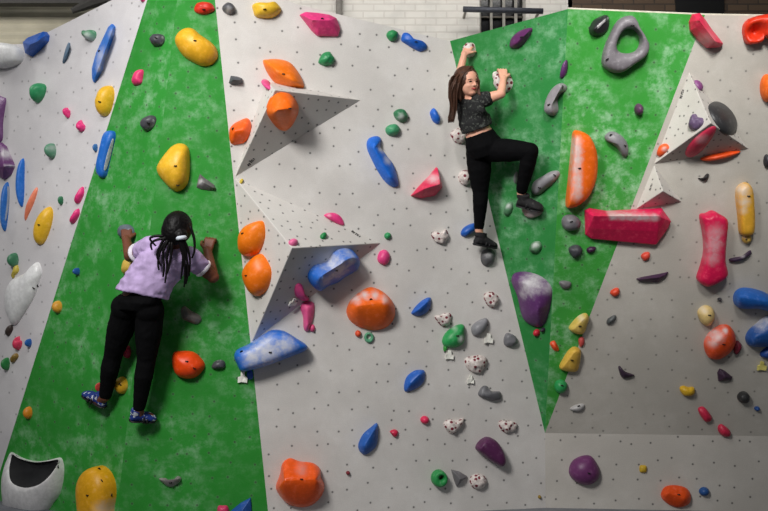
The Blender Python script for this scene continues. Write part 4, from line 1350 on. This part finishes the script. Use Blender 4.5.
def head(bm, c, fwd, up, k):
    """k = head height in metres"""
    f, u, r = basis(fwd, up)
    ball(bm, c + u * 0.10 * k - f * 0.04 * k, 1, (r * 0.345 * k, f * 0.44 * k, u * 0.40 * k))        # cranium
    ball(bm, c - u * 0.10 * k + f * 0.09 * k, 1, (r * 0.290 * k, f * 0.29 * k, u * 0.36 * k))        # face
    ball(bm, c - u * 0.33 * k + f * 0.19 * k, 1, (r * 0.165 * k, f * 0.15 * k, u * 0.12 * k))        # jaw, chin
    for sg in (-1, 1):
        ball(bm, c - u * 0.12 * k + f * 0.25 * k + r * sg * 0.13 * k, 1, (r * 0.105 * k, f * 0.10 * k, u * 0.09 * k))   # cheeks
        ball(bm, c + u * 0.085 * k + f * 0.31 * k + r * sg * 0.11 * k, 1, (r * 0.10 * k, f * 0.055 * k, u * 0.035 * k))  # brow ridge
        ball(bm, c - u * 0.02 * k - f * 0.05 * k + r * sg * 0.345 * k, 1, (r * 0.035 * k, f * 0.075 * k, u * 0.125 * k))  # ears
    limb(bm, [c + u * 0.03 * k + f * 0.365 * k, c - u * 0.10 * k + f * 0.435 * k], [0.028 * k, 0.045 * k], 10)          # nose
    for sg in (-1, 1):
        ball(bm, c - u * 0.115 * k + f * 0.385 * k + r * sg * 0.045 * k, 0.03 * k)
    limb(bm, [c - u * 0.222 * k + f * 0.345 * k + r * 0.075 * k, c - u * 0.23 * k + f * 0.375 * k, c - u * 0.222 * k + f * 0.345 * k - r * 0.075 * k], [0.022 * k, 0.028 * k, 0.022 * k], 8)


def cloth_mat(name, col, rough=0.85, weave=180.0, var=0.15, sheen=0.0):
    m = plain(name, col, rough, 0, var, 22.0, 0.08, 0.1)
    m.node_tree.nodes['Principled BSDF'].inputs['Sheen Weight'].default_value = sheen
    return m


def skin_mat(name, col, rough=0.5):
    m = plain(name, col, rough, 0, 0.08, 18.0, 0.03, 0.35)
    p = m.node_tree.nodes['Principled BSDF']
    p.inputs['Subsurface Weight'].default_value = 0.06
    p.inputs['Subsurface Radius'].default_value = (0.012, 0.004, 0.002)
    return m


def print_mat(name, base, spots, scale, lo, hi):
    m, nt, p = new_mat(name)
    tc = N(nt, 'ShaderNodeTexCoord')
    n = N(nt, 'ShaderNodeTexNoise', i_Scale=scale, i_Detail=3.0, i_Roughness=0.6)
    nt.links.new(tc.outputs['Object'], n.inputs['Vector'])
    c = mixc(nt, ramp(nt, n.outputs[0], lo, hi), lin(base), lin(spots))
    nt.links.new(c, p.inputs['Base Color'])
    p.inputs['Roughness'].default_value = 0.85
    return m


def shoe(bm_up, bm_sole, heel, toe, up, k=1.0):
    """climbing shoe: rounded toe box, waist, heel cup; the sole is a separate thin piece"""
    f = (toe - heel)
    L = f.length
    f.normalize()
    u = (up - f * up.dot(f)).normalized()
    s = f.cross(u)
    secs = []
    for t, w, hgt in ((0.0, 0.020, 0.030), (0.06, 0.030, 0.050), (0.2, 0.034, 0.066), (0.38, 0.034, 0.062), (0.55, 0.039, 0.050), (0.75, 0.044, 0.040), (0.9, 0.036, 0.030), (0.985, 0.018, 0.018)):
        c = heel + f * (L * t) + u * (hgt * 0.5 * k)
        secs.append((c, s * w * k, u * hgt * 0.56 * k))
    loft(bm_up, secs)
    c0 = heel + f * L * 0.2 + u * 0.05 * k
    loft(bm_up, [(c0, s * 0.033 * k, f * 0.042 * k), (c0 + u * 0.03 * k, s * 0.034 * k, f * 0.040 * k)])
    secs = []
    for t, w in ((-0.02, 0.012), (0.03, 0.030), (0.2, 0.035), (0.4, 0.033), (0.55, 0.040), (0.75, 0.046), (0.92, 0.036), (1.01, 0.012)):
        secs.append((heel + f * (L * t) - u * 0.002 * k, s * w * k, u * 0.008 * k))
    loft(bm_sole, secs)


def strands(bm, lines, r0, r1, n=7):
    for ln_ in lines:
        m_ = len(ln_)
        pts = []
        for i in range((m_ - 1) * 5 + 1):          # Catmull-Rom through the guide points
            t = i / 5
            j = min(int(t), m_ - 2)
            q = t - j
            p0, p1, p2, p3 = ln_[max(j - 1, 0)], ln_[j], ln_[j + 1], ln_[min(j + 2, m_ - 1)]
            pts.append(0.5 * ((2 * p1) + (p2 - p0) * q + (2 * p0 - 5 * p1 + 4 * p2 - p3) * q * q + (3 * p1 - p0 - 3 * p2 + p3) * q ** 3))
        k = len(pts) - 1
        tube(bm, pts, [r0 * (1 - i / k) + r1 * (i / k) if i else r0 * 0.7 for i in range(k + 1)], n)


def leg_shapes(bm, hip, knee, ankle, r_hip, r_knee, r_calf, r_ankle, back):
    calf = knee.lerp(ankle, 0.32) + back * 0.012
    th = hip.lerp(knee, 0.45)
    limb(bm, [hip, th, knee, calf, ankle], [r_hip, r_hip * 0.86 + r_knee * 0.14, r_knee, r_calf, r_ankle])


# ---------- the climber in lilac, seen from behind on the left green wall
OUT = V((0, -1, 0))                     # away from the wall
HD = wp(178, 231, 0.34)
NECK = wp(174, 248, 0.30)
SHL, SHR = wp(151, 247, 0.27), wp(191, 258, 0.27)
CH = wp(164, 262, 0.27)
WA = wp(148, 282, 0.26)
HP = wp(139, 300, 0.25)
ELL, WRL = wp(130, 256, 0.17), wp(126.5, 240, 0.09)
ELR, WRR = wp(213, 277, 0.19), wp(207.5, 251, 0.08)
HIL, HIR = wp(126.5, 309, 0.24), wp(150, 311, 0.24)
KNL, KNR = wp(113, 356, 0.19), wp(146.5, 360, 0.19)
ANL, ANR = wp(105, 397, 0.13), wp(139, 409, 0.13)
side = (SHR - SHL).normalized()
spine = (CH - HP).normalized()
hside = (HIR - HIL).normalized()
dep = OUT

org1 = V((HP.x, HP.y, HP.z))


def body1(bm, grow=0.0):
    g = grow
    loft(bm, [(HP - spine * 0.07, hside * (0.125 + g), dep * (0.085 + g)), (HP, hside * (0.150 + g), dep * (0.108 + g)),
              (WA, (hside + side).normalized() * (0.118 + g), dep * (0.085 + g)), (WA.lerp(CH, 0.55), side * (0.132 + g), dep * (0.095 + g)),
              (CH, side * (0.142 + g), dep * (0.100 + g)), (CH.lerp(NECK, 0.55), side * (0.135 + g), dep * (0.075 + g)), (NECK.lerp(CH, 0.1), side * (0.062 + g * .5), dep * (0.055 + g * .5))])


M_SK1 = skin_mat('brown_skin', (112, 66, 48))
M_HAIR1 = plain('black_hair', (12, 10, 11), 0.5, 0, 0.2, 60, 0.2, 0.2)
bm = bmesh.new()
body1(bm)
limb(bm, [NECK, HD - (HD - NECK).normalized() * 0.02], [0.052, 0.048])
look = V((0.25, 1, 0.1))
upd = (HD - NECK).normalized() * 0.6 + V((0, 0, 0.8))
head(bm, HD + V((0, 0, 0.0)), look, upd, 0.205)
limb(bm, [NECK.lerp(CH, 0.25), SHL, ELL, WRL], [0.05, 0.052, 0.040, 0.029])
limb(bm, [NECK.lerp(CH, 0.25), SHR, ELR, WRR], [0.05, 0.052, 0.040, 0.029])
hand(bm, WRL, V((-0.15, 0.55, 0.85)), V((0, -0.8, 0.55)), 1, 0.98, (0.65, 0.75, 0.5))
hand(bm, WRR, V((0.12, 0.35, 0.9)), V((0.0, -1, 0.3)), -1, 0.98, (0.8, 1.05, 0.7))
leg_shapes(bm, HIL, KNL, ANL, 0.086, 0.054, 0.056, 0.034, OUT)
leg_shapes(bm, HIR, KNR, ANR, 0.086, 0.054, 0.056, 0.034, OUT)
FHL, FTL = wp(104, 404, 0.11), wp(86, 393, 0.06)
FHR, FTR = wp(134, 416, 0.12), wp(155, 416.5, 0.05)
limb(bm, [ANL, FHL.lerp(FTL, .25), FTL.lerp(FHL, .2)], [0.033, 0.032, 0.022])
limb(bm, [ANR, FHR.lerp(FTR, .25), FTR.lerp(FHR, .2)], [0.033, 0.032, 0.022])
p1 = fuse('person', bm, [M_SK1], org1, 0.0048, 3)
tag(p1, 'climber seen from behind in lilac t-shirt and black leggings, reaching up the green wall', 'person', 'climbers on the wall')

# leggings
bm = bmesh.new()
loft(bm, [(HP - spine * 0.08, hside * 0.135, dep * 0.098), (HP - spine * 0.02, hside * 0.160, dep * 0.122), (HP + spine * 0.05, hside * 0.148, dep * 0.108), (WA, (hside + side).normalized() * 0.124, dep * 0.092)])
for sg, hj in ((-1, HIL), (1, HIR)):
    ball(bm, hj + OUT * 0.022 + V((0, 0, 0.01)), 0.092)
leg_shapes(bm, HIL, KNL, ANL.lerp(KNL, 0.06), 0.090, 0.059, 0.060, 0.040, OUT)
leg_shapes(bm, HIR, KNR, ANR.lerp(KNR, 0.06), 0.090, 0.059, 0.060, 0.040, OUT)
fuse('leggings', bm, [cloth_mat('black_jersey', (9, 9, 11))], org1, 0.006, 4, p1, 0.0022, 16)

# t-shirt
M_LIL = cloth_mat('lilac_cotton', (186, 164, 206))
bm = bmesh.new()
hemL, hemR = wp(118, 287, .24), wp(166, 297, .24)
hem_c = WA.lerp(HP, 0.62)
hs = (hside * 0.45 + side).normalized()
loft(bm, [(hem_c - spine * 0.005, hs * 0.172, dep * 0.135), (WA.lerp(HP, .1), hs * 0.162, dep * 0.122), (WA.lerp(CH, 0.55), side * 0.158, dep * 0.118),
          (CH, side * 0.160, dep * 0.118), (CH.lerp(NECK, 0.55), side * 0.150, dep * 0.092), (NECK.lerp(CH, 0.10), side * 0.078, dep * 0.072)])
sl1, sr1 = SHL.lerp(ELL, 0.42), SHR.lerp(ELR, 0.38)
limb(bm, [NECK.lerp(CH, 0.3), SHL, sl1], [0.060, 0.068, 0.060])
limb(bm, [NECK.lerp(CH, 0.3), SHR, sr1], [0.060, 0.068, 0.062])
tee = fuse('t_shirt', bm, [M_LIL], org1, 0.006, 4, p1, 0.0065, 11, stretch=(1, 1, 1.5))
M_WH = cloth_mat('white_trim', (226, 222, 228))
for (a_, b_) in ((SHL, ELL), (SHR, ELR)):
    t0 = 0.66 if a_ is SHL else 0.56
    c = a_.lerp(b_, t0)
    d = (b_ - a_).normalized()
    bm = bmesh.new()
    tube(bm, [c - d * 0.012, c - d * 0.006, c + d * 0.006, c + d * 0.011], [0.058, 0.0635, 0.0625, 0.056], 28)
    bmesh.ops.translate(bm, vec=-org1, verts=bm.verts)
    o = from_bm('sleeve_cuff', bm, M_WH, tee, True)
    o['label'] = 'white sleeve trim'
c = NECK.lerp(CH, 0.06)
bm = bmesh.new()
nd = (HD - NECK).normalized()
x_ = nd.orthogonal().normalized()
y_ = nd.cross(x_)
ringp = [c + (x_ * math.cos(i * math.tau / 28) + y_ * math.sin(i * math.tau / 28)) * 0.066 for i in range(29)]
tube(bm, ringp, 0.008, 8)
bmesh.ops.translate(bm, vec=-org1, verts=bm.verts)
o = from_bm('collar', bm, M_WH, tee, True)
o['label'] = 'white neck trim'

# hair: cap, bun knot, thin braids
bm = bmesh.new()
f_, u_, r_ = basis(look, upd)
ball(bm, HD + u_ * 0.022 - f_ * 0.012, 1, (r_ * 0.088, f_ * 0.108, u_ * 0.106))
ball(bm, HD - f_ * 0.06 + u_ * 0.0, 1, (r_ * 0.078, f_ * 0.065, u_ * 0.088))
tie = wp(181.5, 238, 0.475)
ball(bm, tie.lerp(HD, 0.35), 0.045)
hair = fuse('hair', bm, [M_HAIR1], org1, 0.005, 3, p1, 0.002, 60)
bm = bmesh.new()
rnd = random.Random(3)
lines = []
tail = [((181, 238), (184, 255), (185, 275), (184, 287)), ((182, 239), (186, 254), (188, 270), (186, 284)), ((180, 239), (183, 256), (182, 270), (181, 279)),
        ((183, 238), (188, 250), (190, 262), (189, 276)), ((179, 238), (182, 252), (186, 268), (187, 281))]
for pts in tail:
    lines.append([wp(x, y, 0.475 - 0.02 * i) for i, (x, y) in enumerate(pts)])
strands(bm, lines, 0.0105, 0.005)
lines = []
for pts in (((190, 226), (194, 238), (194.5, 250), (192, 258)), ((166, 236), (160, 246), (157, 256), (161, 266)), ((168, 240), (163, 252), (164, 266), (163, 277)),
            ((170, 242), (167, 256), (167, 268), (165, 283)), ((167, 238), (156, 240), (151, 244), (152, 250)), ((172, 242), (171, 256), (168, 270), (166, 275)),
            ((164, 236), (155, 236), (150, 239), (156, 246)), ((168, 240), (161, 249), (158, 262), (159, 270))):
    lines.append([wp(x, y, 0.435 - 0.004 * i) for i, (x, y) in enumerate(pts)])
strands(bm, lines, 0.0105, 0.0055)
bmesh.ops.translate(bm, vec=-org1, verts=bm.verts)
br = from_bm('braids', bm, M_HAIR1, hair, True)
bm = bmesh.new()
td = V((0.15, 0, -1)).normalized()
tube(bm, [tie - td * 0.012, tie - td * 0.005, tie + td * 0.006, tie + td * 0.012], [0.026, 0.033, 0.033, 0.026], 20)
bmesh.ops.translate(bm, vec=-org1, verts=bm.verts)
o = from_bm('hair_tie', bm, plain('white_elastic', (214, 222, 232), 0.7), hair, True)
o['label'] = 'white hair tie'

# blue climbing shoes
M_BLUESHOE = print_mat('blue_patterned_shoe', (18, 46, 122), (205, 212, 222), 22.0, 0.575, 0.605)
M_RUB = plain('black_rubber', (20, 20, 22), 0.6)
for hl, tt, upv, lab in ((FHL, FTL, ANL - FHL.lerp(FTL, 0.2), 'left'), (FHR, FTR, ANR - FHR.lerp(FTR, 0.2), 'right')):
    b1, b2 = bmesh.new(), bmesh.new()
    shoe(b1, b2, hl - (tt - hl).normalized() * 0.025 - upv.normalized() * 0.03, tt + (tt - hl).normalized() * 0.01 - upv.normalized() * 0.02, upv, 1.0)
    so = fuse('climbing_shoe', b1, [M_BLUESHOE], org1, 0.0045, 3, p1)
    so['label'] = 'blue and white climbing shoe with black sole'
    bmesh.ops.recalc_face_normals(b2, faces=b2.faces)
    bmesh.ops.translate(b2, vec=-org1, verts=b2.verts)
    from_bm('sole', b2, M_RUB, so, True)
    d = (tt - hl).normalized()
    un = (upv - d * upv.dot(d)).normalized()
    sd = d.cross(un)
    for q in (0.42, 0.58):
        bs = bmesh.new()
        c = hl.lerp(tt, q) - un * 0.025
        arc = [c + sd * math.cos(a * math.pi / 12) * 0.043 + un * (math.sin(a * math.pi / 12) * (0.066 - 0.035 * q)) for a in range(13)]
        tube(bs, arc, 0.006, 8)
        bmesh.ops.translate(bs, vec=-org1, verts=bs.verts)
        from_bm('strap', bs, M_RUB, so, True)

# ---------- the girl in the black top on the prow
HD2 = wp(468, 83, 0.30)
NK2 = wp(469, 97, 0.29)
SL2, SR2 = wp(461.5, 99, 0.26), wp(480, 101, 0.27)
CH2 = wp(471.5, 110, 0.27)
WA2 = wp(477.5, 130, 0.25)
HP2 = wp(483.5, 145, 0.22)
EL2, WL2 = wp(459.5, 74, 0.17), wp(464.5, 54, 0.10)
ER2, WR2 = wp(501, 94, 0.20), wp(503.5, 78.5, 0.10)
HL2, HR2 = wp(478.5, 151, 0.21), wp(493, 150, 0.20)
KL2, KR2 = wp(480.5, 192, 0.17), wp(530, 151, 0.17)
AL2, AR2 = wp(479, 230, 0.11), wp(521, 193, 0.11)
sp2 = (CH2 - HP2).normalized()
sd2 = (SR2 - SL2).normalized()
hs2 = (HR2 - HL2)
hs2 = (V((1, 0, 0.0)) - sp2 * sp2.x).normalized()
dp2 = hs2.cross(sp2).normalized()
if dp2.y > 0:
    dp2 = -dp2
org2 = HP2.copy()

M_SK2 = skin_mat('fair_skin', (226, 168, 142))
M_LIP = plain('lips', (176, 74, 70), 0.45)
M_EYE = plain('dark_eyes', (34, 24, 20), 0.25)
M_BROW = plain('brown_brows', (70, 44, 30), 0.7)
KH = 0.195
look2 = V((0.55, -1.0, -0.12))
up2 = V((-0.16, 0.0, 1.0))
f2, u2, r2 = basis(look2, up2)


def face_pick(c, n):
    d = c - HD2
    x, y, z = d.dot(r2) / KH, d.dot(u2) / KH, d.dot(f2) / KH
    if z < 0.2:
        return 0
    if (x / 0.115) ** 2 + ((y + 0.225 - x * x * 1.6) / 0.034) ** 2 < 1:
        return 1
    ax = abs(x)
    if ((ax - 0.125) / 0.052) ** 2 + ((y - 0.02) / 0.026) ** 2 < 1:
        return 2
    if ((ax - 0.13) / 0.075) ** 2 + ((y - 0.095 + (ax - .13) ** 2 * 3) / 0.018) ** 2 < 1:
        return 3
    return 0


bm = bmesh.new()
loft(bm, [(HP2 - sp2 * 0.06, hs2 * 0.095, dp2 * 0.085), (HP2, hs2 * 0.112, dp2 * 0.095), (WA2, hs2 * 0.086, dp2 * 0.070),
          (WA2.lerp(CH2, 0.55), hs2 * 0.095, dp2 * 0.076), (CH2, sd2 * 0.100, dp2 * 0.080), (CH2.lerp(NK2, 0.6), sd2 * 0.090, dp2 * 0.06), (NK2, sd2 * 0.042, dp2 * 0.042)])
limb(bm, [NK2.lerp(CH2, .2), HD2 - u2 * 0.02 - f2 * 0.01], [0.042, 0.038])
head(bm, HD2, look2, up2, KH)
limb(bm, [NK2.lerp(CH2, 0.3), SL2, EL2, WL2], [0.04, 0.040, 0.030, 0.0215])
limb(bm, [NK2.lerp(CH2, 0.3), SR2, ER2, WR2], [0.04, 0.042, 0.031, 0.0215])
hand(bm, WL2, V((0.45, 0.35, 0.75)), V((-0.25, -0.8, 0.45)), 1, 0.82, (0.55, 0.7, 0.5))
hand(bm, WR2, V((-0.02, 0.4, 0.8)), V((0.1, -0.85, 0.4)), 1, 0.82, (0.55, 0.75, 0.6))
leg_shapes(bm, HL2, KL2, AL2, 0.068, 0.044, 0.045, 0.0285, dp2)
leg_shapes(bm, HR2, KR2, AR2, 0.068, 0.045, 0.045, 0.0285, dp2)
H2L, T2L = wp(476.5, 240, 0.10), wp(495, 244.5, 0.06)
H2R, T2R = wp(519, 201, 0.10), wp(541, 207, 0.055)
limb(bm, [AL2, H2L.lerp(T2L, .25), T2L.lerp(H2L, .2)], [0.0275, 0.027, 0.019])
limb(bm, [AR2, H2R.lerp(T2R, .25), T2R.lerp(H2R, .2)], [0.0275, 0.027, 0.019])
p2 = fuse('person', bm, [M_SK2, M_LIP, M_EYE, M_BROW], org2, 0.0036, 3, picker=face_pick)
tag(p2, 'smiling long-haired girl in black patterned top and black leggings climbing the green prow', 'person', 'climbers on the wall')

bm = bmesh.new()
loft(bm, [(HP2 - sp2 * 0.07, hs2 * 0.104, dp2 * 0.096), (HP2, hs2 * 0.124, dp2 * 0.108), (HP2.lerp(WA2, 0.55), hs2 * 0.104, dp2 * 0.088), (HP2.lerp(WA2, 0.78), hs2 * 0.096, dp2 * 0.081)])
leg_shapes(bm, HL2, KL2, AL2.lerp(KL2, 0.10), 0.086, 0.053, 0.050, 0.034, dp2)
leg_shapes(bm, HR2, KR2, AR2.lerp(KR2, 0.10), 0.080, 0.056, 0.053, 0.038, dp2)
fuse('leggings', bm, [cloth_mat('black_leggings', (8, 8, 10))], org2, 0.005, 4, p2, 0.002, 18)

M_TOP = print_mat('black_patterned_cotton', (17, 18, 19), (84, 88, 82), 55.0, 0.53, 0.68)
bm = bmesh.new()
loft(bm, [(WA2.lerp(CH2, 0.06), hs2 * 0.106, dp2 * 0.092), (WA2.lerp(CH2, 0.5), hs2 * 0.108, dp2 * 0.092), (CH2, sd2 * 0.114, dp2 * 0.096), (CH2.lerp(NK2, 0.62), sd2 * 0.100, dp2 * 0.073), (NK2.lerp(CH2, .22), sd2 * 0.055, dp2 * 0.052)])
limb(bm, [NK2.lerp(CH2, 0.34), SL2, SL2.lerp(EL2, 0.35)], [0.046, 0.051, 0.047])
limb(bm, [NK2.lerp(CH2, 0.34), SR2, SR2.lerp(ER2, 0.30)], [0.046, 0.054, 0.050])
fuse('t_shirt', bm, [M_TOP], org2, 0.005, 4, p2, 0.004, 16)

# long brown hair: cap plus locks falling behind the shoulder
M_HAIR2 = plain('brown_hair', (72, 45, 31), 0.5, 0, 0.3, 50, 0.2, 0.35)
bm = bmesh.new()
ball(bm, HD2 + u2 * 0.024 - f2 * 0.026, 1, (r2 * 0.083, f2 * 0.094, u2 * 0.092))
ball(bm, HD2 - f2 * 0.045 - u2 * 0.03, 1, (r2 * 0.080, f2 * 0.060, u2 * 0.10))
hair2 = fuse('hair', bm, [M_HAIR2], org2, 0.004, 3, p2, 0.0015, 70)
bm = bmesh.new()
rnd = random.Random(11)
lines = []
for i in range(120):
    a = rnd.uniform(0, 1)
    b = rnd.uniform(-1, 1)
    off = rnd.uniform(0.30, 0.40)
    top = HD2 + u2 * rnd.uniform(0.07, 0.11) - f2 * rnd.uniform(0.0, 0.05) - r2 * rnd.uniform(-0.02, 0.06)
    lines.append([top, wp(452 + 7 * a + b, 80 + 3 * b, off), wp(448.5 + 9 * a, 93 + 3 * b, off - 0.01), wp(450.5 + 5.5 * a + b, 107 + 2 * b, off - 0.03), wp(448 + 6 * a, 117 + 6 * rnd.random(), off - 0.04)])
for i in range(44):                        # hair on the far side, framing the face
    a = rnd.uniform(0, 1)
    top = HD2 + u2 * rnd.uniform(0.09, 0.112) - f2 * rnd.uniform(-0.03, 0.03)
    lines.append([top, wp(474.5 + 4 * a, 77 + 2 * a, 0.30), wp(476.5 + 3 * a, 86, 0.29), wp(477 + 3.5 * a, 93 + 3 * a, 0.31)])
for i in range(34):                        # hair on the near side, framing the face
    a = rnd.uniform(0, 1)
    top = HD2 + u2 * 0.105 + f2 * rnd.uniform(0.0, 0.04) - r2 * 0.01
    lines.append([top, wp(460 + 2.5 * a, 76, 0.39), wp(458.5 + 2.5 * a, 86, 0.385), wp(457 + 4 * a, 97 + 5 * a, 0.36)])
strands(bm, lines, 0.0056, 0.002, 5)
bmesh.ops.translate(bm, vec=-org2, verts=bm.verts)
from_bm('locks', bm, M_HAIR2, hair2, True)

M_BSHOE = print_mat('black_shoe', (24, 24, 26), (60, 58, 58), 30.0, 0.58, 0.7)
for hl, tt, upv in ((H2L, T2L, AL2 - H2L.lerp(T2L, 0.15)), (H2R, T2R, AR2 - H2R.lerp(T2R, 0.15))):
    b1, b2 = bmesh.new(), bmesh.new()
    d = (tt - hl).normalized()
    shoe(b1, b2, hl - d * 0.02 - upv.normalized() * 0.03, tt + d * 0.012 - upv.normalized() * 0.02, upv, 1.08)
    so = fuse('climbing_shoe', b1, [M_BSHOE], org2, 0.0042, 3, p2)
    so['label'] = 'black climbing shoe'
    bmesh.ops.recalc_face_normals(b2, faces=b2.faces)
    bmesh.ops.translate(b2, vec=-org2, verts=b2.verts)
    from_bm('sole', b2, M_RUB, so, True)
    un = (upv - d * upv.dot(d)).normalized()
    sd_ = d.cross(un)
    for q in (0.40, 0.58):
        bs = bmesh.new()
        c = hl.lerp(tt, q) - un * 0.025
        arc = [c + sd_ * math.cos(a * math.pi / 12) * 0.039 + un * (math.sin(a * math.pi / 12) * (0.060 - 0.03 * q)) for a in range(13)]
        tube(bs, arc, 0.0055, 8)
        bmesh.ops.translate(bs, vec=-org2, verts=bs.verts)
        from_bm('strap', bs, M_RUB, so, True)

# ------------------------------------------------------------------ light
def area(name, loc, target, sx, sy, power, col=(1, 1, 1)):
    ld = bpy.data.lights.new(name, 'AREA')
    ld.shape = 'RECTANGLE'
    ld.size, ld.size_y = sx, sy
    ld.energy = power
    ld.color = col
    o = bpy.data.objects.new(name, ld)
    COL.objects.link(o)
    o.location = loc
    o.rotation_euler = (V(target) - V(loc)).to_track_quat('-Z', 'Y').to_euler()
    return o


def spot(name, loc, target, power, ang, rad, col=(1, 1, 1)):
    ld = bpy.data.lights.new(name, 'SPOT')
    ld.spot_size = math.radians(ang)
    ld.spot_blend = 1.0
    ld.shadow_soft_size = rad
    ld.energy = power
    ld.color = col
    o = bpy.data.objects.new(name, ld)
    COL.objects.link(o)
    o.location = loc
    o.rotation_euler = (V(target) - V(loc)).to_track_quat('-Z', 'Y').to_euler()


area('hall_lamp', (-1.4, -3.1, 5.3), (-0.8, 0, 1.8), 2.6, 0.7, 50, (1.0, 0.985, 0.97))
spot('added_spot', (-2.7, -5.4, 5.0), (-0.45, 0, 1.85), 1330, 59, 0.75, (1.0, 0.98, 0.955))  # unseen spot, added to brighten the wall centre and leave the corners darker
spot('added_spot', (1.0, -5.2, 5.3), (1.9, -0.7, 3.25), 1400, 35, 0.6, (1.0, 0.98, 0.95))  # unseen spot, added to lift the right prow facet and upper overhang
area('added_back_light', (0.3, 1.0, 5.6), (0.2, 3.0, 4.2), 5.0, 0.4, 62, (1, 0.98, 0.95))  # unseen light, added to brighten the white brick behind the wall
area('added_back_light', (-4.4, 0.2, 4.5), (-3.9, 3.0, 4.0), 1.4, 0.4, 75, (1, 0.98, 0.94))  # unseen light, added to brighten the beige cladding at the left
w = bpy.data.worlds.new('World')
SC.world = w
w.use_nodes = True
bg = w.node_tree.nodes['Background']
bg.inputs[0].default_value = (0.92, 0.96, 1.0, 1)
bg.inputs[1].default_value = 0.11

SC.view_settings.view_transform = 'Standard'
SC.view_settings.look = 'None'
SC.view_settings.gamma = 1
SC.view_settings.use_curve_mapping = False
SC.view_settings.exposure = 0.0
